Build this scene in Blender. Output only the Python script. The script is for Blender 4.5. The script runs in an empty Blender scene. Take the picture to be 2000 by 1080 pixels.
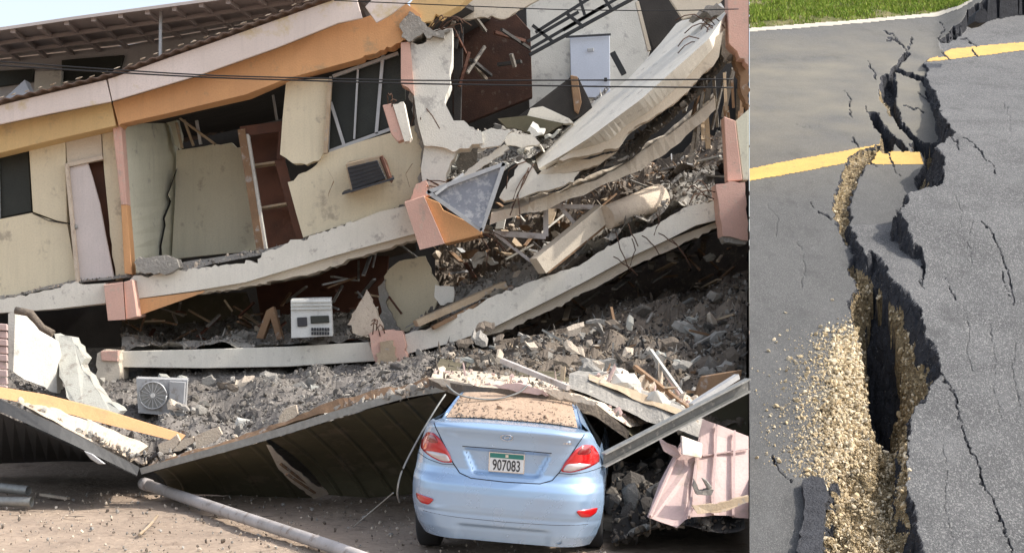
import bpy, bmesh, math, random
import numpy as np
from mathutils import Vector, Matrix, Euler
random.seed(7); rng = np.random.default_rng(7)
S = bpy.context.scene
COL = S.collection
# ------------------------------------------------------------------ camera, sky, sun, exposure
F = 2747.0; CH = 2.0; HY = 640.0
cam = bpy.data.cameras.new('camera'); camo = bpy.data.objects.new('camera', cam); COL.objects.link(camo)
cam.sensor_width = 36; cam.lens = 36*F/2000; cam.shift_y = 0.05; cam.clip_end = 4000; cam.clip_start = .1
camo.location = (0, 0, CH); camo.rotation_euler = (math.radians(90), 0, 0)
S.camera = camo
SUN = Vector((.70, -.04, .70)).normalized()
wd = bpy.data.worlds.new('World'); S.world = wd; wd.use_nodes = True
wn = wd.node_tree.nodes; bg = wn['Background']
sky = wn.new('ShaderNodeTexSky'); sky.sky_type = 'NISHITA'; sky.sun_disc = False
sky.sun_elevation = math.asin(SUN.z); sky.sun_rotation = math.atan2(SUN.x, SUN.y)
sky.dust_density = 3.0; sky.air_density = 1.0; sky.ozone_density = 1.0
hs = wn.new('ShaderNodeHueSaturation'); hs.inputs['Saturation'].default_value = .55   # hazy, whitish sky
wd.node_tree.links.new(sky.outputs[0], hs.inputs['Color']); wd.node_tree.links.new(hs.outputs[0], bg.inputs[0]); bg.inputs[1].default_value = .15
sl = bpy.data.lights.new('sun', 'SUN'); sl.energy = 2.45; sl.angle = math.radians(.6); sl.color = (1, .94, .85)
so = bpy.data.objects.new('sun', sl); COL.objects.link(so)
so.rotation_euler = (-SUN).to_track_quat('-Z', 'Y').to_euler()
S.view_settings.view_transform = 'Standard'; S.view_settings.look = 'None'
S.view_settings.exposure = 1.0; S.view_settings.gamma = 1
S.view_settings.use_curve_mapping = False

# ------------------------------------------------------------------ helpers
def W(px, py, d): return Vector(((px-1000)*d/F, d, CH+(HY-py)*d/F))

def mat(name, c1, c2=None, scale=1.5, rough=.85, bump=.3, fine=40, dirt=None, dirt_amt=.0, metal=0, c3=None, spec=.3, streak=0, fc=.80):
    m = bpy.data.materials.new(name); m.use_nodes = True
    nt = m.node_tree; N = nt.nodes; L = nt.links; b = N['Principled BSDF']
    tc = N.new('ShaderNodeTexCoord')
    def noise(sc, det=6, ro=.6, st=None):
        n = N.new('ShaderNodeTexNoise'); n.inputs['Scale'].default_value = sc; n.inputs['Detail'].default_value = det
        n.inputs['Roughness'].default_value = ro
        if st:
            mp = N.new('ShaderNodeMapping'); mp.inputs['Scale'].default_value = st; L.new(tc.outputs['Object'], mp.inputs[0]); L.new(mp.outputs[0], n.inputs[0])
        else: L.new(tc.outputs['Object'], n.inputs[0])
        return n
    def ramp(src, a, bb):
        r = N.new('ShaderNodeMapRange'); r.inputs[1].default_value = a; r.inputs[2].default_value = bb; L.new(src, r.inputs[0]); return r.outputs[0]
    def mix(fac, a, bb):
        x = N.new('ShaderNodeMix'); x.data_type = 'RGBA'
        if isinstance(fac, float): x.inputs[0].default_value = fac
        else: L.new(fac, x.inputs[0])
        for k, v in ((6, a), (7, bb)):
            if isinstance(v, tuple): x.inputs[k].default_value = (*v, 1)
            else: L.new(v, x.inputs[k])
        return x.outputs[2]
    if c2 is None: c2 = tuple(v*.8 for v in c1)
    col = mix(ramp(noise(scale).outputs[0], .35, .65), c1, c2)
    nf = noise(fine, 4)
    col = mix(ramp(nf.outputs[0], .45, .8), col, tuple(v*fc for v in c1))
    if c3: col = mix(ramp(noise(scale*4.3).outputs[0], .58, .66), col, c3)
    if streak: col = mix(ramp(noise(2.2, 5, .6, (5, 5, .35)).outputs[0], .5, .5+.5/streak), col, tuple(v*.76 for v in c1))
    if dirt: col = mix(ramp(noise(scale*2.1, 8, .7).outputs[0], .62-dirt_amt*.3, .72-dirt_amt*.3), col, dirt)
    L.new(col, b.inputs['Base Color'])
    b.inputs['Roughness'].default_value = rough; b.inputs['Metallic'].default_value = metal
    b.inputs['Specular IOR Level'].default_value = spec
    if bump:
        bp = N.new('ShaderNodeBump'); bp.inputs['Strength'].default_value = bump; bp.inputs['Distance'].default_value = .02
        L.new(nf.outputs[0], bp.inputs['Height']); L.new(bp.outputs[0], b.inputs['Normal'])
    return m

DUST = (.34, .31, .28)
M = dict(
 palecream=mat('pale_cream_plaster', (.71, .655, .50), (.64, .59, .45), 1.2, dirt=(.42, .36, .27), dirt_amt=.12, streak=1, bump=.12),
 cream=mat('cream_plaster', (.72, .635, .46), (.66, .58, .42), 1.2, dirt=(.42, .36, .27), dirt_amt=.12, streak=1, bump=.12),
 pale=mat('pale_green_plaster', (.68, .66, .52), (.60, .585, .46), 1.2, dirt=(.38, .36, .30), dirt_amt=.12, streak=1, bump=.12),
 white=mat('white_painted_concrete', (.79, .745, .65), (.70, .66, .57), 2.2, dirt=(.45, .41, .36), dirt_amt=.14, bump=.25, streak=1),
 offw=mat('off_white_plaster', (.68, .655, .59), (.58, .56, .50), 1.6, dirt=(.40, .38, .35), dirt_amt=.2, bump=.4),
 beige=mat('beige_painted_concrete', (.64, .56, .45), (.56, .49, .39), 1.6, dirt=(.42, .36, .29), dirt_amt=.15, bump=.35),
 door=mat('dusty_white_door', (.64, .57, .54), (.58, .52, .49), 2, rough=.6, bump=.1, streak=1),
 fascia=mat('pinkish_white_fascia', (.74, .64, .585), (.66, .57, .51), .9, dirt=(.58, .47, .30), dirt_amt=.3, streak=1, bump=.12),
 orange=mat('orange_paint', (.66, .36, .17), (.58, .31, .15), 1.2, dirt=(.42, .27, .15), dirt_amt=.15, bump=.2, streak=1),
 yellow=mat('ochre_paint', (.66, .46, .22), (.60, .41, .20), 1.2, dirt=(.46, .33, .18), dirt_amt=.15, bump=.2, streak=1),
 pink=mat('salmon_pink_paint', (.66, .415, .335), (.58, .36, .29), 2.0, c3=(.56, .40, .32), dirt=(.47, .34, .28), dirt_amt=.2, bump=.3),
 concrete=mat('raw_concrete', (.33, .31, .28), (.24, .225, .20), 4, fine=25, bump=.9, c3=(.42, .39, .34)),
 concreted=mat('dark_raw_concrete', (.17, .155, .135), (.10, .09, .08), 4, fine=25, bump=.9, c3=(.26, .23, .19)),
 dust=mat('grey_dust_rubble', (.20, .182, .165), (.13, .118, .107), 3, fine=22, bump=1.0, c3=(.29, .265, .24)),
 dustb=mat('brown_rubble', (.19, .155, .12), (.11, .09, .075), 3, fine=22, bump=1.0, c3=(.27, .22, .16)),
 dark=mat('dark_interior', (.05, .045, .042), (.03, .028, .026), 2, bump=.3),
 brown=mat('red_brown_wood', (.13, .052, .03), (.08, .035, .022), 3, bump=.2, rough=.6),
 brownl=mat('brown_plank_wood', (.27, .17, .10), (.20, .12, .07), 3, bump=.3, dirt=DUST, dirt_amt=.2),
 timber=mat('pale_timber', (.46, .36, .25), (.36, .27, .18), 5, bump=.4, dirt=DUST, dirt_amt=.2),
 glass=mat('dark_window_glass', (.028, .03, .026), (.045, .048, .04), 1.5, rough=.4, bump=.0, spec=.25),
 dglass=mat('dusty_glass', (.26, .27, .30), (.20, .21, .24), 4, rough=.45, bump=.1, dirt=(.40, .40, .41), dirt_amt=.4),
 alu=mat('aluminium_frame', (.5, .5, .5), (.4, .4, .4), 4, rough=.45, bump=.05, metal=.4),
 steel=mat('galvanised_steel', (.36, .36, .34), (.26, .26, .245), 14, rough=.5, bump=.1, metal=.45, fine=60),
 black=mat('black_paint', (.025, .026, .028), (.04, .04, .04), 5, rough=.5, bump=.05),
 olive=mat('olive_sheet_metal', (.13, .115, .07), (.09, .08, .05), 1.5, rough=.6, bump=.1, dirt=(.16, .13, .09), dirt_amt=.3),
 roofsheet=mat('rust_brown_roof_sheet', (.20, .145, .12), (.15, .11, .09), 2, rough=.7, bump=.2, dirt=(.3, .22, .16), dirt_amt=.2),
 tile=mat('beige_render_fragment', (.64, .545, .43), (.52, .43, .34), 4, bump=.7, c3=(.45, .36, .28)),
 pinksheet=mat('dusty_pink_roof_sheet', (.56, .42, .39), (.50, .37, .345), 2, rough=.7, bump=.12, dirt=(.42, .33, .28), dirt_amt=.2),
 farroof=mat('far_roof_lining', (.58, .52, .49), (.50, .45, .42), 1.5, bump=.2),  # lightened so the colour carries the haze over the far roof
 rafter=mat('hazed_rafter', (.48, .42, .395), (.40, .35, .33), 2, bump=.2),  # pale tone puts haze into the rafter colour
 farwall=mat('far_grey_wall', (.48, .46, .45), (.42, .40, .39), 1, bump=.1, streak=1),
 pipe=mat('dirty_white_pipe', (.52, .48, .46), (.38, .35, .33), 3, rough=.5, bump=.1, dirt=(.25, .20, .17), dirt_amt=.25),
 plastic=mat('off_white_plastic', (.66, .66, .63), (.58, .58, .55), 3, rough=.5, bump=.03, dirt=(.45, .43, .4), dirt_amt=.1),
 grille=mat('grey_grille', (.055, .055, .06), (.04, .04, .045), 6, rough=.6, bump=.1),
 bluewhite=mat('bluish_white_paint', (.62, .66, .74), (.56, .6, .68), 2, bump=.1),
 condenser=mat('dusty_grey_casing', (.42, .425, .43), (.34, .34, .34), 3, bump=.1, dirt=(.24, .225, .21), dirt_amt=.3),
 rust=mat('rusty_steel', (.10, .055, .035), (.07, .04, .03), 8, bump=.1),
 sidegrey=mat('dull_grey_green_plaster', (.42, .415, .37), (.38, .375, .33), 3, dirt=(.26, .24, .21), dirt_amt=.3, bump=.4),
 wire=mat('black_cable', (.02, .02, .022), None, 5, bump=0, rough=.6),
)

def tag(o, label=None, cat=None, group=None, kind=None):
    if label: o['label'] = label
    if cat: o['category'] = cat
    if group: o['group'] = group
    if kind: o['kind'] = kind
    return o
def thing(name, label, cat, loc=(0, 0, 0), group=None):
    o = bpy.data.objects.new(name, None); COL.objects.link(o); o.location = loc; o.empty_display_size = .2
    return tag(o, label, cat, group)
def rootloc(p):
    v = Vector((0, 0, 0))
    while p is not None: v = v + Vector(p.location); p = p.parent
    return v
def link(name, verts, faces, m, parent=None, smooth=False, fm=None):
    me = bpy.data.meshes.new(name)
    o_ = rootloc(parent)
    v = np.asarray([tuple(a) for a in verts], dtype=float) if not isinstance(verts, np.ndarray) else verts
    loc = (0, 0, 0)
    if parent is None:
        loc = (float((v[:, 0].min()+v[:, 0].max())/2), float((v[:, 1].min()+v[:, 1].max())/2), float(v[:, 2].min()))
        v = v-np.array(loc)
    else: v = v-np.array(o_)
    me.from_pydata(v.tolist(), [], faces if isinstance(faces, list) else faces.tolist())
    for x in (m if isinstance(m, (list, tuple)) else [m]): me.materials.append(x)
    if fm is not None: me.polygons.foreach_set('material_index', fm)
    if smooth: me.polygons.foreach_set('use_smooth', [True]*len(me.polygons))
    me.validate(); me.update()
    o = bpy.data.objects.new(name, me); COL.objects.link(o); o.location = loc
    if parent is not None: o.parent = parent
    return o
def recalc(o):
    bm = bmesh.new(); bm.from_mesh(o.data); bmesh.ops.recalc_face_normals(bm, faces=bm.faces); bm.to_mesh(o.data); bm.free()

def jag_poly(pts, broken, amp, step):
    out = []; n = len(pts)
    for i in range(n):
        a = np.array(pts[i], float); b = np.array(pts[(i+1) % n], float); out.append(a)
        if broken == 'all' or (broken and i in broken):
            L = np.hypot(*(b-a)[:2]); k = max(1, int(L/step)); nrm = np.array([-(b-a)[1], (b-a)[0], 0])/max(L, 1e-6)
            for j in range(1, k):
                t = (j+random.uniform(-.35, .35))/k
                out.append(a+(b-a)*t+nrm*random.gauss(0, amp))
    return out
def prism(name, pts, m, d=22., th=.2, parent=None, broken=None, amp=3, step=12, back=None, edge=None, bev=.008):
    """outline in picture units at real distances, given real thickness behind it"""
    P = [(p[0], p[1], p[2] if len(p) > 2 else d) for p in pts]
    P = jag_poly(P, broken, amp, step)
    fr = [W(*p) for p in P]; bk = []
    off = Vector(back) if back else Vector((0, th, 0))
    for v in fr:
        j = Vector((random.uniform(-1, 1), 0, random.uniform(-1, 1)))*(amp*.006 if broken else 0)
        bk.append(v+off+j)
    n = len(fr)
    faces = [list(range(n)), list(range(2*n-1, n-1, -1))]+[[i, n+i, n+(i+1) % n, (i+1) % n] for i in range(n)]
    fm = [0, 0]+([1 if (edge and (broken == 'all' or (broken is not None and len(pts) != n) or True)) else 0]*n)
    o = link(name, fr+bk, faces, [m, edge] if edge else m, parent, fm=fm if edge else None)
    bm = bmesh.new(); bm.from_mesh(o.data); bmesh.ops.recalc_face_normals(bm, faces=bm.faces)
    if bev and not broken:
        bmesh.ops.bevel(bm, geom=bm.edges[:], offset=bev, segments=1, affect='EDGES', clamp_overlap=True)
    bm.to_mesh(o.data); bm.free()
    return o
def boxmesh(p, q, w, h, up=None):
    p = Vector(p); q = Vector(q); t = (q-p).normalized(); u = Vector(up) if up else Vector((0, 0, 1))
    if abs(t.dot(u)) > .98: u = Vector((0, 1, 0))
    s = t.cross(u).normalized(); u = s.cross(t).normalized()
    vs = []
    for e in (p, q):
        for a, b in ((-1, -1), (1, -1), (1, 1), (-1, 1)): vs.append(e+s*a*w/2+u*b*h/2)
    return vs, [[0, 3, 2, 1], [4, 5, 6, 7], [0, 1, 5, 4], [1, 2, 6, 5], [2, 3, 7, 6], [3, 0, 4, 7]]
def bar(name, p, q, w, h, m, parent=None, up=None):
    v, f = boxmesh(p, q, w, h, up); return link(name, v, f, m, parent)
def tubemesh(path, r, k=10, cap=True):
    vs = []; fs = []; n = len(path)
    for i, p in enumerate(path):
        t = (Vector(path[min(i+1, n-1)])-Vector(path[max(i-1, 0)])).normalized()
        u = Vector((0, 0, 1)) if abs(t.z) < .9 else Vector((0, 1, 0))
        s = t.cross(u).normalized(); u = s.cross(t)
        rr = r[i] if isinstance(r, (list, tuple)) else r
        for j in range(k):
            a = 2*math.pi*j/k; vs.append(Vector(p)+s*math.cos(a)*rr+u*math.sin(a)*rr)
    for i in range(n-1):
        for j in range(k):
            fs.append([i*k+j, i*k+(j+1) % k, (i+1)*k+(j+1) % k, (i+1)*k+j])
    if cap: fs += [list(range(k))[::-1], list(range((n-1)*k, n*k))]
    return vs, fs
def tube(name, path, r, m, parent=None, k=10, smooth=True, cap=True):
    v, f = tubemesh(path, r, k, cap); o = link(name, v, f, m, parent, smooth=False)
    if smooth:
        for p in o.data.polygons: p.use_smooth = len(p.vertices) == 4
    return o
def lerpline(line, t):
    L = [0]
    for a, b in zip(line, line[1:]): L.append(L[-1]+math.hypot(b[0]-a[0], b[1]-a[1]))
    s = t*L[-1]
    for i in range(len(line)-1):
        if s <= L[i+1]+1e-9:
            u = (s-L[i])/max(L[i+1]-L[i], 1e-9); return tuple(a+(b-a)*u for a, b in zip(line[i], line[i+1]))
    return line[-1]
def vnoise(x, y, sc, seed=0):
    x = np.asarray(x, float)/sc+seed*17.3; y = np.asarray(y, float)/sc+seed*7.1
    xi = np.floor(x).astype(int); yi = np.floor(y).astype(int); fx = x-xi; fy = y-yi
    fx = fx*fx*(3-2*fx); fy = fy*fy*(3-2*fy)
    def h(a, b):
        n = (a*374761393+b*668265263+seed*1442695) & 0x7fffffff
        n = ((n ^ (n >> 13))*1274126177) & 0x7fffffff
        return ((n ^ (n >> 16)) & 0xffff)/32767.5-1
    return (h(xi, yi)*(1-fx)+h(xi+1, yi)*fx)*(1-fy)+(h(xi, yi+1)*(1-fx)+h(xi+1, yi+1)*fx)*fy
def fbm(x, y, sc, seed=0, o=4):
    s = 0; a = 1
    for i in range(o): s = s+a*vnoise(x, y, sc/(2**i), seed+i); a *= .55
    return s
# broken-lump prototypes
def hull(seed, n=11, sx=1, sy=.8, sz=.6):
    r = random.Random(seed); bm = bmesh.new()
    for i in range(n):
        v = Vector((r.gauss(0, 1), r.gauss(0, 1), r.gauss(0, 1))).normalized()*r.uniform(.75, 1)
        bm.verts.new((v.x*sx*.5, v.y*sy*.5, v.z*sz*.5))
    bmesh.ops.convex_hull(bm, input=bm.verts)
    bmesh.ops.delete(bm, geom=[v for v in bm.verts if not v.link_faces], context='VERTS')
    bmesh.ops.triangulate(bm, faces=bm.faces); bm.verts.ensure_lookup_table(); bm.verts.index_update()
    V = np.array([v.co[:] for v in bm.verts]); Fc = np.array([[v.index for v in f.verts] for f in bm.faces]); bm.free(); return V, Fc
LUMPS = [hull(i, 15+i % 5) for i in range(12)]
SLABS = [hull(40+i, 12, 1, .75, .22) for i in range(8)]
SPLINT = [hull(80+i, 9, 1, .16, .09) for i in range(6)]
def merged(name, items, m, parent=None, fm=False):
    """items: (pos, size, euler, proto(V,F), matindex)"""
    Vs = []; Fs = []; ms = []; o = 0
    for pos, s, e, pr, mi in items:
        R = np.array(Euler(e).to_matrix()); V = (pr[0]*s)@R.T+np.array(pos); Vs.append(V); Fs.append(pr[1]+o); o += len(V); ms += [mi]*len(pr[1])
    return link(name, np.concatenate(Vs), np.concatenate(Fs), m, parent, fm=ms)
def rot(): return (random.uniform(0, 6.28), random.uniform(0, 6.28), random.uniform(0, 6.28))
LUMPME = {}
TONE = {}
def lump_obj(name, pos, s, e, pr, m, label, cat, group):
    if label and name == 'concrete_chunk':
        sz = s if not isinstance(s, tuple) else s[0]
        shape = 'flat' if any(pr is q for q in SLABS) else 'blocky'
        tone = {'dust': 'dusty grey', 'concrete': 'grey', 'offw': 'off-white', 'white': 'white', 'tile': 'beige', 'dustb': 'brown', 'concreted': 'dark grey'}[[k for k in M if M[k] is m][0]]
        label = ('large ' if sz > TONE.get(group, .4) else 'small ')+shape+' '+tone+' chunk '+label
    key = (id(pr), m.name)
    if key not in LUMPME:
        me = bpy.data.meshes.new(name); me.from_pydata(pr[0].tolist(), [], pr[1].tolist()); me.materials.append(m); LUMPME[key] = me
    o = bpy.data.objects.new(name, LUMPME[key]); COL.objects.link(o); o.location = pos
    o.scale = s if isinstance(s, tuple) else (s, s, s); o.rotation_euler = e
    return tag(o, label, cat, group)

# ------------------------------------------------------------------ ground
def make_ground():
    m = mat('dusty_dirt', (.40, .31, .235), (.31, .24, .185), .9, fine=14, bump=1.0, c3=(.24, .18, .135), dirt=(.15, .115, .085), dirt_amt=.05, fc=.6)
    xs = np.concatenate([[-600, -60], np.linspace(-14, 4, 150), [60, 600]]); ys = np.concatenate([[-60, 0], np.linspace(8, 24, 150), [60, 900]])
    X, Y = np.meshgrid(xs, ys); Z = fbm(X, Y, .8, 3)*.012+fbm(X, Y, .12, 5, 3)*.010
    Z = Z-.02
    V = np.stack([X, Y, Z], -1).reshape(-1, 3); n = len(xs)
    I = np.arange(len(xs)*len(ys)).reshape(len(ys), n)
    Fc = np.stack([I[:-1, :-1], I[:-1, 1:], I[1:, 1:], I[1:, :-1]], -1).reshape(-1, 4)
    tag(link('ground', V, Fc, m, smooth=True), kind='structure')
make_ground()

# ------------------------------------------------------------------ ROAD (right): an embanked road climbing away, split by a fault
TAN = .4; D0 = 11.0; KD = CH+TAN*D0
def dplane(by): return KD/(TAN-(HY-by)/F)
def sst(a, b, x):
    t = np.clip((x-a)/(b-a), 0, 1); return t*t*(3-2*t)
def cR(y): y = np.asarray(y, float); return 74*sst(90, 310, y)-30*sst(415, 560, y)
def cM(y): y = np.asarray(y, float); return 44*sst(395, 545, y)
def cL(px): px = np.asarray(px, float); return 30*sst(1820, 1905, px)+np.clip(px-1890, 0, 400)*.28
def toXY(px, by):
    d = dplane(by); return (px-1000)*d/F, d
def polyXY(pts, c=None):
    P = np.array(pts, float); by = P[:, 1]+(c(P[:, 1]) if c else 0); x, d = toXY(P[:, 0], by); return np.stack([x, d], 1)
def inside(x, y, P):
    r = np.zeros(x.shape, bool); n = len(P)
    for i in range(n):
        x0, y0 = P[i]; x1, y1 = P[(i+1) % n]
        if y0 == y1: continue
        c = ((y0 > y) != (y1 > y)) & (x < (x1-x0)*(y-y0)/(y1-y0)+x0); r ^= c
    return r
def distline(x, y, P, closed=True, ys=1.0):
    """distance with y scaled (foreshortened direction)"""
    r = np.full(x.shape, 1e9); n = len(P)
    for i in range(n if closed else n-1):
        ax, ay = P[i]; bx, by = P[(i+1) % n]; ay = ay*ys; by = by*ys
        dx, dy = bx-ax, by-ay; L = dx*dx+dy*dy+1e-12
        t = np.clip(((x-ax)*dx+(y*ys-ay)*dy)/L, 0, 1)
        r = np.minimum(r, np.hypot(x-ax-t*dx, y*ys-ay-t*dy))
    return r
R_EDGE = [(2060, 24), (2000, 29), (1987, 28), (1960, 34), (1927, 43), (1905, 46), (1885, 47), (1882, 60), (1870, 74), (1848, 82), (1832, 84), (1838, 98), (1842, 107), (1823, 112), (1800, 123), (1812, 134), (1807, 147), (1820, 167), (1827, 187), (1837, 213), (1847, 233), (1862, 257), (1853, 267), (1830, 283), (1840, 300), (1845, 333), (1841, 350), (1833, 363), (1793, 373), (1770, 377), (1773, 390), (1758, 400), (1753, 412), (1772, 437), (1770, 450), (1783, 470), (1800, 490), (1808, 513), (1807, 533), (1802, 560)]
BIG_R = [(1770, 567), (1787, 590), (1803, 623), (1810, 657), (1827, 680), (1830, 700), (1838, 728), (1819, 750), (1808, 787), (1784, 795), (1780, 828), (1773, 850), (1771, 902), (1769, 947), (1782, 973), (1791, 1021), (1803, 1074), (1812, 1140)]
RPOLY = R_EDGE+BIG_R+[(2600, 1140), (2600, 24)]
MPOLY = [(1712, 296), (1707, 310), (1690, 327), (1677, 343), (1672, 352), (1662, 390), (1659, 437), (1673, 467), (1683, 487), (1692, 500), (1698, 487), (1717, 503), (1740, 540), (1770, 567), (1802, 560), (1801, 533), (1802, 513), (1793, 490), (1777, 472), (1765, 450), (1762, 437), (1749, 412), (1745, 395), (1758, 370), (1790, 350), (1803, 330), (1806, 312), (1797, 297)]
# openings on the low side: (outline, depth m, wall width m, thickness of asphalt before soil, x-noise)
HOLES = [
 ([(1677, 293), (1720, 283), (1712, 298), (1707, 310), (1690, 327), (1677, 343), (1672, 352), (1662, 390), (1659, 437), (1673, 467), (1683, 487), (1692, 500), (1704, 520), (1700, 570), (1677, 563), (1660, 540), (1650, 527), (1667, 503), (1657, 480), (1642, 457), (1625, 433), (1623, 390), (1632, 357), (1640, 333), (1660, 310)], .12, .06, .05),
 ([(1698, 487), (1740, 520), (1860, 620), (1880, 800), (1840, 1180), (1590, 1180), (1600, 1075), (1612, 962), (1640, 925), (1690, 930), (1700, 860), (1693, 806), (1684, 747), (1680, 693), (1670, 660), (1660, 617), (1653, 590), (1677, 566), (1690, 530)], 1.0, .12, .10),
 ([(1723, 153), (1745, 148), (1752, 165), (1750, 200), (1763, 235), (1783, 263), (1810, 283), (1800, 292), (1775, 275), (1758, 250), (1743, 230), (1733, 215), (1724, 200), (1720, 175)], .3, .05, .5),
 ([(1697, 220), (1713, 217), (1722, 235), (1735, 255), (1757, 276), (1778, 298), (1800, 318), (1780, 312), (1768, 300), (1745, 280), (1737, 298), (1722, 297), (1718, 265), (1705, 245)], .3, .05, .5),
 ([(1800, 280), (1830, 280), (1880, 330), (1870, 420), (1800, 395), (1786, 345), (1803, 330), (1806, 312), (1780, 296), (1775, 284)], .6, .12, .35),
 ([(1773, 97), (1777, 104), (1763, 120), (1755, 132), (1775, 143), (1800, 150), (1815, 160), (1830, 185), (1815, 180), (1795, 160), (1770, 150), (1757, 142), (1750, 155), (1743, 152), (1747, 132), (1758, 115), (1768, 100)], .3, .04, .5),
 ([(1807, 140), (1830, 180), (1850, 230), (1880, 290), (1845, 300), (1834, 262), (1822, 225), (1812, 190), (1803, 165)], .3, .1, .5),
 ([(1766, 416), (1800, 450), (1830, 560), (1802, 560), (1799, 513), (1775, 472), (1755, 450), (1749, 412)], .35, .06, .5),
 ([(1831, 81), (1862, 70), (1892, 60), (1930, 52), (2060, 62), (2060, 130), (1920, 115), (1860, 110)], .6, .1, 2),
]
HAIR = [  # apparent outline of the hairline cracks, width in picture units
 ([(1729, 62), (1740, 68), (1752, 77), (1762, 90), (1770, 100)], 3.0), ([(1771, 99), (1778, 88), (1783, 76)], 2.0), ([(1735, 76), (1750, 78)], 1.6),
 ([(1695, 122), (1700, 135), (1707, 140), (1713, 155)], 2.2), ([(1650, 175), (1660, 195), (1658, 215), (1663, 235)], 1.7),
 ([(1688, 208), (1692, 215), (1698, 222)], 2.4), ([(1664, 268), (1669, 278), (1675, 290)], 2.2), ([(1765, 208), (1780, 212), (1795, 210), (1805, 220)], 2.0), ([(1795, 178), (1803, 190), (1810, 192)], 2),
 ([(1856, 266), (1868, 277), (1873, 290)], 2.6), ([(1880, 270), (1898, 278), (1912, 293), (1925, 310), (1938, 322), (1945, 340)], 2.2),
 ([(1898, 96), (1902, 105), (1910, 112)], 2.2), ([(1880, 75), (1895, 82), (1907, 92)], 2), ([(1840, 104), (1850, 114), (1856, 118)], 2.2),
 ([(1598, 412), (1605, 416), (1615, 421), (1625, 428)], 3.0), ([(1580, 395), (1590, 408)], 1.6),
 ([(1802, 535), (1798, 550), (1803, 562)], 2.0),
 ([(1915, 430), (1935, 450), (1950, 480), (1958, 505), (1968, 530), (1975, 560), (1981, 595)], 2.2), ([(1848, 545), (1855, 565), (1870, 585)], 1.8), ([(1960, 530), (1963, 560), (1970, 580)], 1.6),
 ([(1838, 728), (1850, 748), (1865, 770), (1870, 800), (1880, 835), (1895, 880), (1912, 910), (1920, 945), (1940, 975), (1955, 1015), (1975, 1070), (1985, 1110)], 3.4),
 ([(1510, 890), (1522, 920), (1535, 935), (1548, 938)], 2.4), ([(1640, 920), (1650, 950), (1665, 975), (1682, 990)], 9), ([(1737, 300), (1745, 325), (1757, 345)], 1.6),
 ([(1830, 40), (1845, 60), (1832, 78)], 1.6), ([(1745, 560), (1760, 600), (1775, 612)], 1.3), ([(1880, 600), (1895, 640), (1888, 690), (1905, 730)], 1.3), ([(1930, 620), (1945, 700), (1940, 760), (1960, 820)], 1.4), ([(1985, 660), (1978, 720), (1992, 790)], 1.3),
 ([(1840, 860), (1850, 920), (1845, 980), (1860, 1060)], 1.4), ([(1900, 420), (1890, 470), (1900, 520)], 1.2), ([(1865, 380), (1880, 420), (1872, 450)], 1.2), ([(1560, 470), (1572, 520), (1565, 560)], 1.2), ([(1500, 400), (1520, 430), (1515, 470)], 1.1), ([(1960, 200), (1975, 240), (1970, 270)], 1.3), ([(1540, 240), (1580, 250), (1600, 246)], 1.1), ([(1700, 316), (1712, 330)], 2),
]
PAINT_Y = [[(1400, 341), (1463, 330), (1560, 310), (1640, 296), (1720, 281), (1722, 286), (1700, 297), (1660, 318), (1567, 337), (1463, 355), (1400, 366)],
           [(1700, 294), (1797, 297), (1806, 323), (1694, 323)],
           [(1800, 123), (1823, 111), (1860, 95), (2000, 82), (2700, 25), (2700, 45), (2000, 100), (1853, 118)]]
PAINT_W = [[(1400, 60), (1463, 55), (1660, 40), (1827, 25), (1870, 12), (1900, -3), (1960, -40), (1975, -40), (1905, 0), (1877, 18), (1833, 33), (1660, 49), (1463, 64), (1400, 70)]]
GRASSP = [(1300, 68), (1463, 55), (1660, 40), (1827, 25), (1870, 12), (1900, -3), (1960, -50), (2100, -300), (1300, -300)]

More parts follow.
